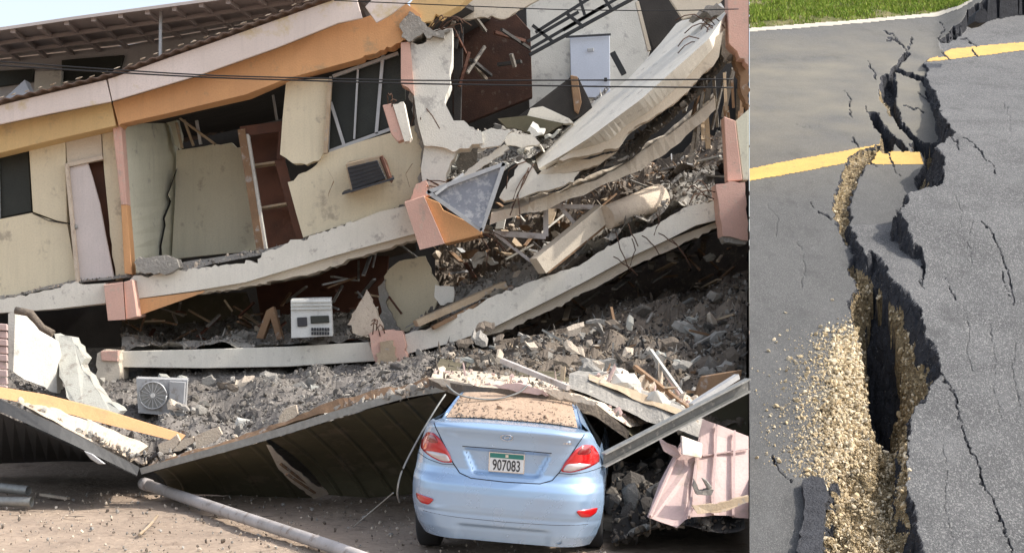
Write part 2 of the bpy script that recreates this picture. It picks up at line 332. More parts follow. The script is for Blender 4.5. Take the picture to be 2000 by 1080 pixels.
def asphalt(name, base, speck, dark, sc, bump, dusty=None, craze=False):
    m = bpy.data.materials.new(name); m.use_nodes = True; nt = m.node_tree; N = nt.nodes; L = nt.links; b = N['Principled BSDF']
    tc = N.new('ShaderNodeTexCoord')
    mp = N.new('ShaderNodeMapping'); mp.inputs['Scale'].default_value = (1, .45, .6); L.new(tc.outputs['Object'], mp.inputs[0])
    v = N.new('ShaderNodeTexVoronoi'); v.inputs['Scale'].default_value = sc; L.new(mp.outputs[0], v.inputs[0])
    n1 = N.new('ShaderNodeTexNoise'); n1.inputs['Scale'].default_value = sc*.9; n1.inputs['Detail'].default_value = 5; n1.inputs['Roughness'].default_value = .75; L.new(mp.outputs[0], n1.inputs[0])
    n2 = N.new('ShaderNodeTexNoise'); n2.inputs['Scale'].default_value = .9; n2.inputs['Detail'].default_value = 7; L.new(tc.outputs['Object'], n2.inputs[0])
    n3 = N.new('ShaderNodeTexNoise'); n3.inputs['Scale'].default_value = 2.6; n3.inputs['Detail'].default_value = 9; n3.inputs['Roughness'].default_value = .7; L.new(mp.outputs[0], n3.inputs[0])
    def mr(s, a, c, lo=0, hi=1):
        r = N.new('ShaderNodeMapRange'); r.inputs[1].default_value = a; r.inputs[2].default_value = c; r.inputs[3].default_value = lo; r.inputs[4].default_value = hi; L.new(s, r.inputs[0]); return r.outputs[0]
    def mx(f, a, c):
        x = N.new('ShaderNodeMix'); x.data_type = 'RGBA'; L.new(f, x.inputs[0])
        for k, vv in ((6, a), (7, c)):
            if isinstance(vv, tuple): x.inputs[k].default_value = (*vv, 1)
            else: L.new(vv, x.inputs[k])
        return x.outputs[2]
    c = mx(mr(n2.outputs[0], .35, .65), base, tuple(q*.84 for q in base))
    sep = N.new('ShaderNodeSeparateColor'); L.new(v.outputs['Color'], sep.inputs[0])
    c = mx(mr(sep.outputs[0], .72, .9), c, speck)
    c = mx(mr(n1.outputs[0], .54, .66), c, dark)
    c = mx(mr(n1.outputs[0], .43, .30), c, speck)
    c = mx(mr(n3.outputs[0], .54, .68, 0, .65), c, tuple(q*.6 for q in base)); c = mx(mr(n3.outputs[0], .45, .30, 0, .6), c, tuple(q*1.35 for q in base))
    if dusty:   # a tyre-worn band of tan dust across the far lane
        sx = N.new('ShaderNodeSeparateXYZ'); g = N.new('ShaderNodeNewGeometry'); L.new(g.outputs['Position'], sx.inputs[0])
        a = mr(sx.outputs[1], 20.5, 26); bb = mr(sx.outputs[1], 37, 30)
        mu = N.new('ShaderNodeMath'); mu.operation = 'MULTIPLY'; L.new(a, mu.inputs[0]); L.new(bb, mu.inputs[1])
        mu2 = N.new('ShaderNodeMath'); mu2.operation = 'MULTIPLY'; L.new(mu.outputs[0], mu2.inputs[0]); L.new(mr(n2.outputs[0], .3, .7, .15, .8), mu2.inputs[1])
        c = mx(mu2.outputs[0], c, dusty)
    if craze:
        for s_, w_ in ((9, .018), (22, .03)):
            wv = N.new('ShaderNodeTexNoise'); wv.inputs['Scale'].default_value = s_*1.5; wv.inputs['Detail'].default_value = 5; L.new(tc.outputs['Object'], wv.inputs[0])
            va = N.new('ShaderNodeVectorMath'); va.operation = 'SCALE'; L.new(wv.outputs['Color'], va.inputs[0]); va.inputs['Scale'].default_value = .9/s_*2
            vb = N.new('ShaderNodeVectorMath'); L.new(tc.outputs['Object'], vb.inputs[0]); L.new(va.outputs[0], vb.inputs[1])
            ve = N.new('ShaderNodeTexVoronoi'); ve.feature = 'DISTANCE_TO_EDGE'; ve.inputs['Scale'].default_value = s_; L.new(vb.outputs[0], ve.inputs[0])
            li = mr(ve.outputs['Distance'], w_, w_*.3); mk = N.new('ShaderNodeMath'); mk.operation = 'MULTIPLY'; L.new(li, mk.inputs[0]); L.new(mr(n2.outputs[0], .42, .62, 0, .75), mk.inputs[1])
            c = mx(mk.outputs[0], c, (.035, .036, .04))
    L.new(c, b.inputs['Base Color']); b.inputs['Roughness'].default_value = .85; b.inputs['Specular IOR Level'].default_value = .25
    bp = N.new('ShaderNodeBump'); bp.inputs['Strength'].default_value = bump; bp.inputs['Distance'].default_value = .012
    L.new(n1.outputs[0], bp.inputs['Height']); L.new(bp.outputs[0], b.inputs['Normal'])
    return m
ASL = asphalt('smooth_asphalt', (.104, .104, .102), (.165, .162, .155), (.05, .05, .051), 150, .8, (.23, .21, .165))
ASR = asphalt('coarse_asphalt', (.132, .132, .132), (.27, .266, .258), (.035, .036, .039), 110, 1.3, craze=True)
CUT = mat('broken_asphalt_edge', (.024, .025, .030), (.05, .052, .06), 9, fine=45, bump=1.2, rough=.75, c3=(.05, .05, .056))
SOIL = mat('tan_gravel_soil', (.50, .385, .22), (.36, .265, .145), 5, fine=28, bump=1.2, c3=(.62, .49, .28))
def pebbly(m, sc=26):
    nt = m.node_tree; N = nt.nodes; L = nt.links; b = N['Principled BSDF']; tc = N.new('ShaderNodeTexCoord')
    old = b.inputs['Base Color'].links[0].from_socket
    v = N.new('ShaderNodeTexVoronoi'); v.inputs['Scale'].default_value = sc; L.new(tc.outputs['Object'], v.inputs[0])
    v2 = N.new('ShaderNodeTexVoronoi'); v2.inputs['Scale'].default_value = sc*2.7; L.new(tc.outputs['Object'], v2.inputs[0])
    sp = N.new('ShaderNodeSeparateColor'); L.new(v.outputs['Color'], sp.inputs[0])
    r = N.new('ShaderNodeMapRange'); r.inputs[3].default_value = .55; r.inputs[4].default_value = 1.35; L.new(sp.outputs[0], r.inputs[0])
    x = N.new('ShaderNodeMix'); x.data_type = 'RGBA'; x.blend_type = 'MULTIPLY'; x.inputs[0].default_value = 1; L.new(old, x.inputs[6]); L.new(r.outputs[0], x.inputs[7]); L.new(x.outputs[2], b.inputs['Base Color'])
    ad = N.new('ShaderNodeMath'); ad.inputs[0].default_value = 0; L.new(v.outputs['Distance'], ad.inputs[0]); L.new(v2.outputs['Distance'], ad.inputs[1])
    bp = N.new('ShaderNodeBump'); bp.invert = True; bp.inputs['Strength'].default_value = 1; bp.inputs['Distance'].default_value = .05; L.new(ad.outputs[0], bp.inputs['Height']); L.new(bp.outputs[0], b.inputs['Normal'])
pebbly(SOIL)
YEL = mat('yellow_road_paint', (.66, .43, .13), (.58, .37, .12), 3, fine=60, bump=.6, dirt=(.24, .20, .13), dirt_amt=.05, fc=.6)
WHT = mat('white_road_paint', (.52, .48, .40), (.46, .42, .35), 3, fine=60, bump=.4)
VERGE = mat('verge_soil', (.17, .15, .06), (.10, .12, .03), 1.2, fine=12, bump=1.0, c3=(.20, .15, .09))

def make_road():
    px = np.concatenate([np.arange(1464, 2012, 1.6), np.linspace(2020, 2600, 12)])
    by = np.concatenate([np.linspace(-420, -70, 8), np.arange(-62, 1150, 1.6)])
    by = by[by <= 1139]
    nx, ny = len(px), len(by)
    PX, BY = np.meshgrid(px, by); D = dplane(BY); X = (PX-1000)*D/F; Y = D.copy()
    # apparent y per layer
    yt = np.linspace(-500, 1300, 3601); tabR = yt+cR(yt); tabM = yt+cM(yt)
    yR = np.interp(BY, tabR, yt); yM = np.interp(BY, tabM, yt); yL = BY-cL(PX)
    jx = fbm(PX, BY, 24, 1, 5)*4.0+vnoise(PX, BY, 6, 91)*2.0+vnoise(PX, BY, 3.2, 9)*1.4; jy = fbm(PX, BY, 24, 21, 5)*3.2+vnoise(PX, BY, 6, 92)*1.6+vnoise(PX, BY, 3.2, 31)*1.2
    QX, QY = PX+jx, BY+jy                      # ragged sample positions
    qd = dplane(QY); qx = (QX-1000)*qd/F; qy = qd
    RP = polyXY(RPOLY, cR); MP = polyXY(MPOLY, cM)
    inR = inside(qx, qy, RP); inM = inside(qx, qy, MP) & ~inR
    c = np.where(inR, cR(yR), np.where(inM, cM(yM), cL(PX)))
    surf = c*D/F
    h = surf.copy(); mi = np.where(inR | inM & (yM > 440), 1, 0)
    low = ~(inR | inM)
    below = np.zeros_like(h); crack = np.zeros(h.shape, bool)
    # floor of the openings
    hf = surf.copy(); athick = np.full(h.shape, .07)
    for k, (pts, dep, w, at) in enumerate(HOLES):
        P = polyXY(pts); ins = inside(qx, qy, P) & ~inR
        if k != 7: ins &= ~inM
        sd = distline(qx, qy, P)
        dd = np.full(h.shape, dep)
        if k == 1:   # the soil heap that fills the near end of the gaping hole
            fill = sst(770, 860, BY+14*fbm(PX, BY, 40, 6)); dd = dep*(1-fill)+fill*(.13+.10*sst(1660, 1760, PX)-.06*sst(940, 1060, BY))
            dd = dd*(1-.75*sst(600, 520, BY)); dd += .16*fbm(PX, BY, 22, 19, 4)*(1-fill)+ .05*fbm(PX, BY, 30, 12)+.3*np.exp(-((PX-1735)/16)**2)*sst(640, 700, BY)*(1-fill)
            dd = dd*(1-.45*sst(1725, 1660, PX)*(1-fill)*sst(700, 640, BY))
        v = surf-dd*np.clip(sd/w, 0, 1)
        hf = np.where(ins, np.minimum(hf, v), hf); athick = np.where(ins, at, athick); crack |= ins
    below = np.where(crack, surf-hf, 0)
    h = np.where(crack, hf, h)
    # talus of the raised plates
    for P, m_, cc, slope in ((RP, inR, cR(yR), 2.7), (MP, inM, cM(yM), 2.4)):
        out = ~inR & ~inM
        sd = distline(qx, qy, P); sd0 = distline(X, Y, P); kk = sst(.015, .10, sd0); sd = sd*(1-kk)+sd0*kk
        top = cc*D/F
        rampz = top-.02-sd*slope*(1+.15*fbm(PX, BY, 30, 44))
        use = out & (rampz > h) & crack
        below = np.where(use, top-rampz, below); h = np.where(use, rampz, h); athick = np.where(use, np.where(BY < 470, .6, .27), athick)
    # M edge below R
    sd = distline(qx, qy, RP); top = cR(yR)*D/F; rampz = top-.02-sd*3.8
    use = inM & (rampz > h) & (top-surf > .03); below = np.where(use, top-rampz, below); h = np.where(use, rampz, h); crack |= use; athick = np.where(use, .5, athick)
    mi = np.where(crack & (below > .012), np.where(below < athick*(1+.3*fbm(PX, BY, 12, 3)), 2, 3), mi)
    for P in ([(1722, 176), (1731, 174), (1741, 205), (1743, 226), (1734, 226), (1725, 205)], [(1717, 262), (1731, 266), (1733, 297), (1721, 296)], [(1815, 300), (1832, 296), (1842, 330), (1828, 335)], [(1734, 425), (1749, 414), (1752, 452), (1730, 450)]):
        mi = np.where(inside(PX+jx, BY+jy, np.array(P, float)) & ~inR & ~inM, 3, mi)
    cleft = inside(PX+jx*1.2, BY+jy*1.2, np.array([(1690, 575), (1704, 555), (1718, 575), (1744, 612), (1762, 668), (1758, 708), (1722, 712), (1696, 665)], float)) & ~inR & crack
    mi = np.where(cleft, 2, mi); h = np.where(cleft, h-.30, h)
    mi = np.where((mi == 2) & crack & (BY > 812) & (PX > 1622+jx*4) & (PX < 1772) & ~inR & (below < .2) & (hf <= h+1e-6), 3, mi)
    sp = inside(PX+jx*3.2, BY+jy*3.2, np.array([(1690, 684), (1652, 700), (1618, 760), (1606, 830), (1632, 885), (1626, 930), (1700, 935), (1704, 800)], float)) & low & ~crack
    mi = np.where(sp, 3, mi); h = np.where(sp, h+.015, h)
    # hairline cracks
    wob = fbm(PX, BY, 9, 71, 3)
    for pts, w in HAIR:
        P = np.array(pts, float)
        for reg, ya in ((inR, yR), (inM, yM), (low, yL)):
            s = reg & (PX > P[:, 0].min()-9) & (PX < P[:, 0].max()+9) & (ya > P[:, 1].min()-9) & (ya < P[:, 1].max()+9) & ~crack
            if not s.any(): continue
            dd = distline(PX[s]+wob[s]*3.2, ya[s]+vnoise(PX[s], ya[s], 8, 90)*4, P, closed=False)
            ww = w*.42*(1+.5*wob[s]); g = dd < ww
            hh = h[s]; hh[g] -= .035 if w > 1.5 else .014; h[s] = hh
            mm = mi[s]; mm[g & (mm < 2)] = 2 if w > 1.5 else mm[g & (mm < 2)]; mi[s] = mm
    gr = inside(PX, yL, np.array(GRASSP, float)) & ~inR
    mi = np.where(gr, 4, mi)
    cm = (mi == 2) | (mi == 3)
    h = h+np.where(cm, (.018*fbm(X*100, Y*100, 6, 13, 4)+.012*vnoise(X*100, Y*100, 2.2, 15)), .003*fbm(X*100, Y*100, 60, 14))
    h = h+np.where(gr, .04*fbm(X*100, Y*100, 50, 16, 4)-.05, 0)
    X = X+np.where(cm, .022*fbm(PX, BY, 7, 61, 3)+.02*fbm(PX, BY, 26, 62, 3), 0); Y = Y+np.where(cm, .03*fbm(PX, BY, 7, 63, 3), 0)
    Z = TAN*(Y-D0)+h
    V = np.stack([X, Y, Z], -1).reshape(-1, 3)
    I = np.arange(nx*ny).reshape(ny, nx)
    Fc = np.stack([I[:-1, :-1], I[1:, :-1], I[1:, 1:], I[:-1, 1:]], -1).reshape(-1, 4)
    fm = np.maximum(mi[:-1, :-1], mi[1:, 1:])
    q = np.stack([h[:-1, :-1], h[1:, :-1], h[1:, 1:], h[:-1, 1:]]); step = q.max(0)-q.min(0)
    fm = np.where((fm < 2) & (step > .05), 2, fm).reshape(-1)
    def pick(sel, name, ms, fm_, kindlabel):
        used = np.unique(Fc[sel]); remap = -np.ones(len(V), int); remap[used] = np.arange(len(used))
        o = link(name, V[used], remap[Fc[sel]], ms, fm=fm_, smooth=False); return o
    g = fm == 4
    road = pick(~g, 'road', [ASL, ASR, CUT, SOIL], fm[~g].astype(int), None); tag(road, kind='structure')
    for p in (road,): p.data.polygons.foreach_set('use_smooth', (fm[~g] < 2).tolist())
    vg = pick(g, 'verge', [VERGE], None, None); tag(vg, kind='structure'); vg.data.polygons.foreach_set('use_smooth', [True]*len(vg.data.polygons))
    # paint: sheets 4 mm above the road
    ya = np.where(inR, yR, np.where(inM, yM, yL))
    wx, wy = PX+vnoise(PX, BY, 5, 52)*.7, ya+vnoise(PX, BY, 5, 53)*.7
    okv = (mi < 2)
    for nm, polys, mt in (('road_marking', PAINT_Y, YEL), ('road_edge_line', PAINT_W, WHT)):
        msk = np.zeros(h.shape, bool)
        for P in polys: msk |= inside(wx, wy, np.array(P, float))
        if nm == 'road_marking':
            msk &= ~((mi == 0) & inR)
            third = inside(wx, wy, np.array(PAINT_Y[2], float)); msk &= (third == inR)
        msk &= okv if nm == 'road_marking' else (mi < 2) | gr
        a = msk[:-1, :-1] & msk[1:, 1:] & msk[1:, :-1] & msk[:-1, 1:]; sel = a.reshape(-1)
        used = np.unique(Fc[sel]); remap = -np.ones(len(V), int); remap[used] = np.arange(len(used)); VV = V[used].copy(); VV[:, 2] += .006
        tag(link(nm, VV, remap[Fc[sel]], mt, smooth=True), kind='structure')
    # retaining wall under the left edge, closing the embankment down to the ground
    cols = []; e = Z[:, 0]-.0; xs = X[:, 0]; ys = Y[:, 0]
    vs = []; fs = []
    for i in range(0, ny, 4):
        vs += [(xs[i]+.002, ys[i], e[i]-.03), (xs[i]+.002, ys[i], -.3), (xs[i]+.25, ys[i], e[i]-.6), (xs[i]+.25, ys[i], -.3)]
    n = len(vs)//4
    for i in range(n-1):
        a = 4*i; b = a+4; fs += [[a, b, b+1, a+1], [a+2, a+3, b+3, b+2], [a, a+2, b+2, b]]
    w = link('retaining_wall', vs, fs, M['concrete']); tag(w, 'grey concrete retaining wall holding up the left edge of the cracked road', 'wall')
    # embankment fill under the far end and the right
    return X, Y, Z, PX, BY, ya, inR, inM, mi
RX, RY, RZ, RPX, RBY, RYA, RinR, RinM, Rmi = make_road()
def road_z(px, by):
    j = np.argmin(np.abs(RPX[0]-px)); i = np.argmin(np.abs(RBY[:, 0]-by)); return Vector((RX[i, j], RY[i, j], RZ[i, j])), Rmi[i, j]

def make_stones():
    tan = mat('tan_stone', (.64, .51, .32), (.54, .42, .25), 8, fine=40, bump=.6)
    pale = mat('pale_stone', (.72, .62, .45), (.62, .52, .36), 8, fine=40, bump=.6)
    spots = [(1512, 664, 9), (1523, 656, 8), (1516, 670, 8), (1501, 687, 11), (1534, 612, 10), (1625, 588, 8), (1538, 647, 7), (1617, 660, 6), (1610, 672, 7), (1632, 668, 7), (1528, 801, 10), (1512, 835, 9), (1498, 888, 8), (1539, 823, 8), (1556, 785, 12), (1568, 795, 8), (1530, 760, 8), (1536, 725, 9), (1545, 702, 9), (1600, 700, 10), (1637, 708, 12), (1570, 818, 10), (1590, 830, 10), (1592, 850, 12), (1636, 870, 13), (1610, 795, 11), (1670, 832, 12), (1688, 850, 13), (1660, 905, 13), (1672, 908, 10), (1640, 890, 10), (1603, 870, 9)]
    n = 0
    def place(px, by, spx, lab, m):
        nonlocal n
        p, k = road_z(px, by); s = spx*p.y/F
        pr = LUMPS[random.randrange(12)]
        lump_obj('stone', p+Vector((0, 0, s*.22)), (s*random.uniform(.85, 1.3), s*random.uniform(.9, 1.3), s*random.uniform(.7, 1.1)), rot(), pr, m, lab[0], 'stone', lab[1]); n += 1
    loose = ('tan stone lying apart from the heap on the asphalt left of the crack', 'loose stones left of the crack')
    heap = ('tan stone in the spill of gravel beside the gaping road crack', 'stones in the spilled gravel')
    for x, y, s in spots[:14]: place(x, y, s, loose, pale)
    for x, y, s in spots[14:]: place(x, y, s*1.1, heap, tan)
    def rnd():
        while True:
            t = random.random(); y = 655+t*300+random.gauss(0, 15)
            edge = 1686 if y < 800 else 1686-(y-800)*.25
            x = edge-abs(random.gauss(0, 38+34*math.sin(min(max((y-650)/300, 0), 1)*math.pi)))+4
            if y > 930 and x < 1590: continue
            if x > 1470: return x, y
    for i in range(200):
        x, y = rnd(); p, k = road_z(x, y)
        if k == 0: place(x, y, random.uniform(7, 13)*(1 if random.random() < .85 else 1.35), heap, random.choice([tan, tan, pale]))
    inner = ('tan stone bedded in the soil at the near end of the road crack', 'stones in the crack')
    for i in range(64):
        x = random.uniform(1625, 1785); y = random.uniform(850, 1075)
        p, k = road_z(x, y)
        if k == 3: place(x, y, random.uniform(8, 19), inner, random.choice([tan, pale]))
    it = []
    for i in range(10500):
        x, y = rnd(); x += random.gauss(0, 16); y += random.gauss(0, 10)
        if x < 1468 or x > 1800: continue
        p, k = road_z(x, y)
        if k in (1, 2): continue
        s = random.expovariate(.5)+1.3+(random.expovariate(.5) if x > 1625 else 0); s *= p.y/F
        it.append((p+Vector((0, 0, s*.2)), s, rot(), LUMPS[random.randrange(12)], random.randrange(2)))
    idx = np.argwhere((Rmi == 3) & (RPX < 2005))
    for i in rng.choice(len(idx), min(16000, len(idx)), replace=False):
        a, b = idx[i]; p = Vector((RX[a, b], RY[a, b], RZ[a, b])); s = (random.expovariate(.38)+1.8)*p.y/F*(1 if RBY[a, b] > 500 else .7)
        it.append((p+Vector((random.uniform(-.01, .01), random.uniform(-.01, .01), s*.15)), s, rot(), LUMPS[random.randrange(12)], random.randrange(3)))
    tag(merged('gravel', it, [tan, pale, SOIL]), 'fine tan gravel and soil spilled along the road crack', 'gravel', kind='stuff')
    it = []
    idx = np.argwhere((Rmi == 2) & (RPX < 2005) & (RBY > -60))
    for i in rng.choice(len(idx), min(15000, len(idx)), replace=False):
        a, b = idx[i]; p = Vector((RX[a, b], RY[a, b], RZ[a, b])); s = (abs(random.gauss(0, 1.6))+(1.6 if RBY[a, b] > 120 or RPX[a, b] < 1825 else 5))*p.y/F
        it.append((p, s, rot(), LUMPS[random.randrange(12)], 0 if random.random() < .9 else 1))
    tag(merged('asphalt_crumbs', it, [CUT, ASR]), 'black crumbs of broken asphalt along the torn road edges', 'rubble', kind='stuff')
make_stones()
# lumps of torn asphalt standing in the far crack and at the near end
prism('asphalt_block', [(1904, 42), (1907, 25), (1917, 16), (1928, 25), (1930, 42), (1918, 45)], CUT, d=29.3, th=.5, broken='all', amp=1.2, step=5)
tag(bpy.data.objects['asphalt_block'], 'black triangular asphalt block standing in the crack at the top of the road', 'asphalt block')
bl = [(1570, 1100), (1555, 1074), (1566, 1030), (1572, 985), (1568, 936), (1588, 928), (1608, 932), (1616, 965), (1610, 1010), (1606, 1060), (1604, 1100)]
o = prism('asphalt_block', [(x, y, float(dplane(y))-.16) for x, y in bl], CUT, broken='all', amp=2.2, step=9, back=(.02, .1, -.25))
tag(o, 'long black slab of torn asphalt at the near left end of the crack', 'asphalt block')

def make_grass():
    gm = [mat('grass_green', (.17, .27, .025), (.12, .21, .02), 2, bump=0), mat('grass_light', (.30, .36, .05), (.24, .31, .04), 2, bump=0), mat('grass_dry', (.24, .20, .08), None, 2, bump=0)]
    idx = np.argwhere((Rmi == 4) & (RPX < 2010) & (RBY > -150))
    V = []; Fc = []; fm = []
    x0, x1 = RX[Rmi == 4].min(), 12
    n = 0
    for i in range(26000):
        a, b = idx[rng.integers(len(idx))]; p = Vector((RX[a, b], RY[a, b], RZ[a, b]))
        ed = 58-.065*(RPX[a, b]-1463)-RYA[a, b]
        if ed < 16 and random.random() < .75 : continue
        if vnoise(p.x*1.3, p.y*1.3, 1, 5) < -.45 and random.random() < .8: continue
        p += Vector((random.uniform(-.03, .03), random.uniform(-.15, .15), -.01))
        for q in range(3):
            ang = random.uniform(0, 6.28); w = .012; hh = random.uniform(.05, .14); ln = Vector((math.cos(ang), math.sin(ang), 0))
            c = p+Vector((random.uniform(-.03, .03), random.uniform(-.05, .05), 0)); t = c+Vector((random.uniform(-.07, .07), random.uniform(-.07, .07), hh))
            k = len(V); V += [c-ln*w, c+ln*w, t]; Fc.append([k, k+1, k+2]); fm.append(random.choices([0, 1, 2], [5, 5, 1])[0])
    o = link('grass', V, Fc, gm, fm=fm); tag(o, 'bright green grass on the verge beyond the white road line', 'grass', kind='stuff')
make_grass()
# ------------------------------------------------------------------ BUILDING
def at(o, label, cat, group=None): return tag(o, label, cat, group)
def resample(line, n): return [lerpline(line, i/(n-1)) for i in range(n)]
def loft(name, lines, m, n=24, parent=None, closed=True, jag=0, smooth=False, edge=None):
    """lines: outlines in picture units with distances; jag roughens in metres"""
    R = [[W(*p) for p in resample(l, n)] for l in lines]
    vs = []
    for k, r in enumerate(R):
        for i, p in enumerate(r):
            if jag:
                q = (p.x+p.y*.3)*3; p = p+Vector((0, 1.6*jag*float(fbm(q, k*9.1, 1.1, 4, 4)), 2.2*jag*float(fbm(q, k*5.3+40, .9, 8, 4))))
            vs.append(p)
    fs = []; K = len(lines)
    for k in range(K if closed else K-1):
        a = k*n; b = ((k+1) % K)*n
        for i in range(n-1): fs.append([a+i, a+i+1, b+i+1, b+i])
    if closed: fs += [[k*n for k in range(K)], [k*n+n-1 for k in range(K)][::-1]]
    o = link(name, vs, fs, m, parent, smooth=smooth); recalc(o); return o
def rubble(name, front, back, mats, count, size, label, parent=None, rough=.08, nx=70, ny=16, big=0, biglabel='', bigm=None, biggroup='', sag=0, mix=(6, 3, 1)):
    """heap surface between two outlines with broken pieces bedded in it"""
    A = [W(*p) for p in resample(front, nx)]; B = [W(*p) for p in resample(back, nx)]
    def pt(s, t):
        i = s*(nx-1); k = min(int(i), nx-2); f = i-k
        p = (A[k]*(1-f)+A[k+1]*f)*(1-t)+(B[k]*(1-f)+B[k+1]*f)*t
        return p+Vector((0, 0, rough*float(fbm(p.x*3, p.y*3+p.z*3, 1.6, 5, 3))-sag*4*t*(1-t)))
    vs = [pt(i/(nx-1), j/(ny-1)) for j in range(ny) for i in range(nx)]
    fs = [[j*nx+i, j*nx+i+1, (j+1)*nx+i+1, (j+1)*nx+i] for j in range(ny-1) for i in range(nx-1)]
    base = (np.array([v[:] for v in vs]), fs)
    it = []
    for q in range(count):
        s, t = random.random(), random.random(); p = pt(s, t); z = size*(.22+.5*random.expovariate(1.7))
        pr = random.choices([random.choice(LUMPS), random.choice(SLABS), random.choice(SPLINT)], mix)[0]; z = min(z, size*2)
        if pr[0][:, 2].ptp() < .12 if hasattr(pr[0], 'ptp') else np.ptp(pr[0][:, 2]) < .12: z *= 2.6
        it.append((p+Vector((0, 0, z*.1)), z, rot(), pr, random.randrange(len(mats))))
    Vs = [base[0]]; tri = []
    for f in fs: tri += [[f[0], f[1], f[2]], [f[0], f[2], f[3]]]
    Fs = [np.array(tri)]; ms = [0]*len(tri); o = len(base[0])
    for pos, s, e, pr, mi in it:
        Rm = np.array(Euler(e).to_matrix()); Vs.append((pr[0]*s)@Rm.T+np.array(pos)); Fs.append(pr[1]+o); o += len(pr[0]); ms += [mi]*len(pr[1])
    ob = link(name, np.concatenate(Vs), np.concatenate(Fs), mats, parent, fm=ms)
    tag(ob, label if parent is None else None, 'rubble' if parent is None else None, kind='stuff')
    for q in range(big):
        p = pt(random.random(), random.random()*.8); z = size*random.uniform(2.0, 3.6)
        pr = random.choices([random.choice(LUMPS), random.choice(SLABS)], [1, 2])[0]
        lump_obj('concrete_chunk', p+Vector((0, 0, z*.12)), z, rot(), pr, random.choice(bigm or mats), biglabel, 'concrete chunk', biggroup)
    return pt

# --- the house behind (top left)
H = thing('neighbouring_building', 'grey building behind with a wide raftered roof overhang', 'building', (-8, 28, 0))
prism('wall', [(-60, 120), (0, 117), (240, 90), (480, 48), (760, 0), (760, 260), (-60, 260)], M['farwall'], 30, .3, H, bev=0)
loft('roof', [[(-80, 72, 25), (0, 60, 25), (150, 38, 25), (450, -2, 25), (760, -50, 25)], [(-80, 126, 30.5), (0, 117, 30.5), (240, 90, 30.5), (480, 48, 30.5), (760, 0, 30.5)], [(-80, 118, 30.5), (0, 109, 30.5), (240, 82, 30.5), (480, 40, 30.5), (760, -8, 30.5)], [(-80, 64, 25), (0, 54, 25), (150, 32, 25), (450, -8, 25), (760, -58, 25)]], M['farroof'], 20, H)
ea = [(-80, 74, 25.1), (0, 62, 25.1), (150, 40, 25.1), (450, 1, 25.1), (760, -46, 25.1)]; wa = [(-80, 128, 30), (0, 119, 30), (240, 92, 30), (480, 50, 30), (760, 3, 30)]
for i in range(17):
    s = i/16; a = W(*lerpline(ea, s)); b = W(*lerpline(wa, min(1, s+.075)))
    bar('rafter', a+Vector((0, 0, -.02)), b+Vector((0, 0, -.02)), .08, .08, M['rafter'], H)
for t in (.28, .62):
    for i in range(6):
        a0 = W(*lerpline(ea, i/6)).lerp(W(*lerpline(wa, i/6)), t); b0 = W(*lerpline(ea, (i+1)/6)).lerp(W(*lerpline(wa, (i+1)/6)), t)
        bar('purlin', a0+Vector((0, 0, -.05)), b0+Vector((0, 0, -.05)), .06, .07, M['rafter'], H)
w_ = prism('window', [(120, 118), (242, 108), (230, 152), (122, 158)], M['glass'], 29.9, .2, H)
prism('window', [(-20, 140), (66, 135), (64, 160), (-20, 172)], M['glass'], 29.9, .2, H)
prism('panel', [(68, 140), (120, 138), (118, 190), (66, 192)], M['offw'], 29.7, .15, H)
prism('gable_panel', [(-10, 210), (48, 156), (62, 190), (60, 215)], M['bluewhite'], 27.0, .3, H)
bar('downpipe', W(314, 20, 25.5), W(313, 128, 25.5), .05, .05, M['alu'], H)

B = thing('collapsed_building', 'cream and orange two storey building pancaked and sagging after an earthquake', 'building', (-2, 22, 0))
# roof: fascia boards, corrugated edge, ring beam
fas = [(-40, 213, 21.4), (0, 205, 21.4), (60, 190, 21.4), (200, 157, 21.4), (232, 147, 21.4), (330, 112, 21.4), (440, 74, 21.4), (520, 45, 21.4), (620, 10, 21.4), (690, -12, 21.4)]
prism('fascia_board', [(-40, 213), (0, 206), (60, 191), (200, 158), (207, 156), (217, 199), (100, 222), (0, 243), (-40, 251)], M['fascia'], 21.4, .05, B)
prism('fascia_board', [(210, 155), (232, 148), (330, 113), (440, 75), (520, 46), (620, 11), (694, -14), (701, 12), (708, 36), (660, 46), (540, 94), (390, 147), (219, 198)], M['fascia'], 21.4, .05, B)
prism('fascia_board', [(713, 14), (735, 45), (762, 30), (812, -8), (735, -10)], M['fascia'], 21.35, .05, B)
def roofedge():
    n = 560; vs = []; fs = []
    for i in range(n):
        p = lerpline(fas, i/(n-1)); x = W(*p); hh = .013*math.sin(i*2*math.pi/18)
        for y in (0, 7.5): vs.append((x.x, x.y-.12+y, x.z+.045+hh+y*.015))
    for i in range(n-1): fs.append([2*i, 2*i+1, 2*i+3, 2*i+2])
    n2 = len(vs); vs += [(a, b, c-.012) for a, b, c in vs]; fs += [[f[3]+n2, f[2]+n2, f[1]+n2, f[0]+n2] for f in fs]
    for i in range(n-1): fs.append([2*i, 2*i+2, 2*i+2+n2, 2*i+n2])
    return link('corrugated_roof', vs, fs, M['roofsheet'], B)
roofedge()
for i in range(28):
    p = lerpline(fas, .03+i/29.5); q = W(*p)+Vector((0, -.13, .07+random.uniform(-.01, .02)))
    s = random.uniform(.05, .08); o = lump_obj('ridge_mortar', q-Vector(rootloc(B)), (s*1.8, s, s*.6), (0, -.35, 0), LUMPS[i % 12], M['tile'], None, None, None); o.parent = B
prism('ring_beam', [(-40, 252), (0, 244), (217, 200), (226, 246), (120, 270), (0, 299), (-40, 308)], M['yellow'], 21.7, .4, B)
prism('ring_beam', [(220, 200), (390, 149), (540, 96), (660, 48), (706, 37), (792, 6), (822, 30), (808, 52), (795, 78), (700, 116), (560, 154), (480, 185), (330, 221), (236, 242), (232, 246)], M['orange'], 21.7, .4, B, broken=[6, 7, 8], amp=2, step=7)
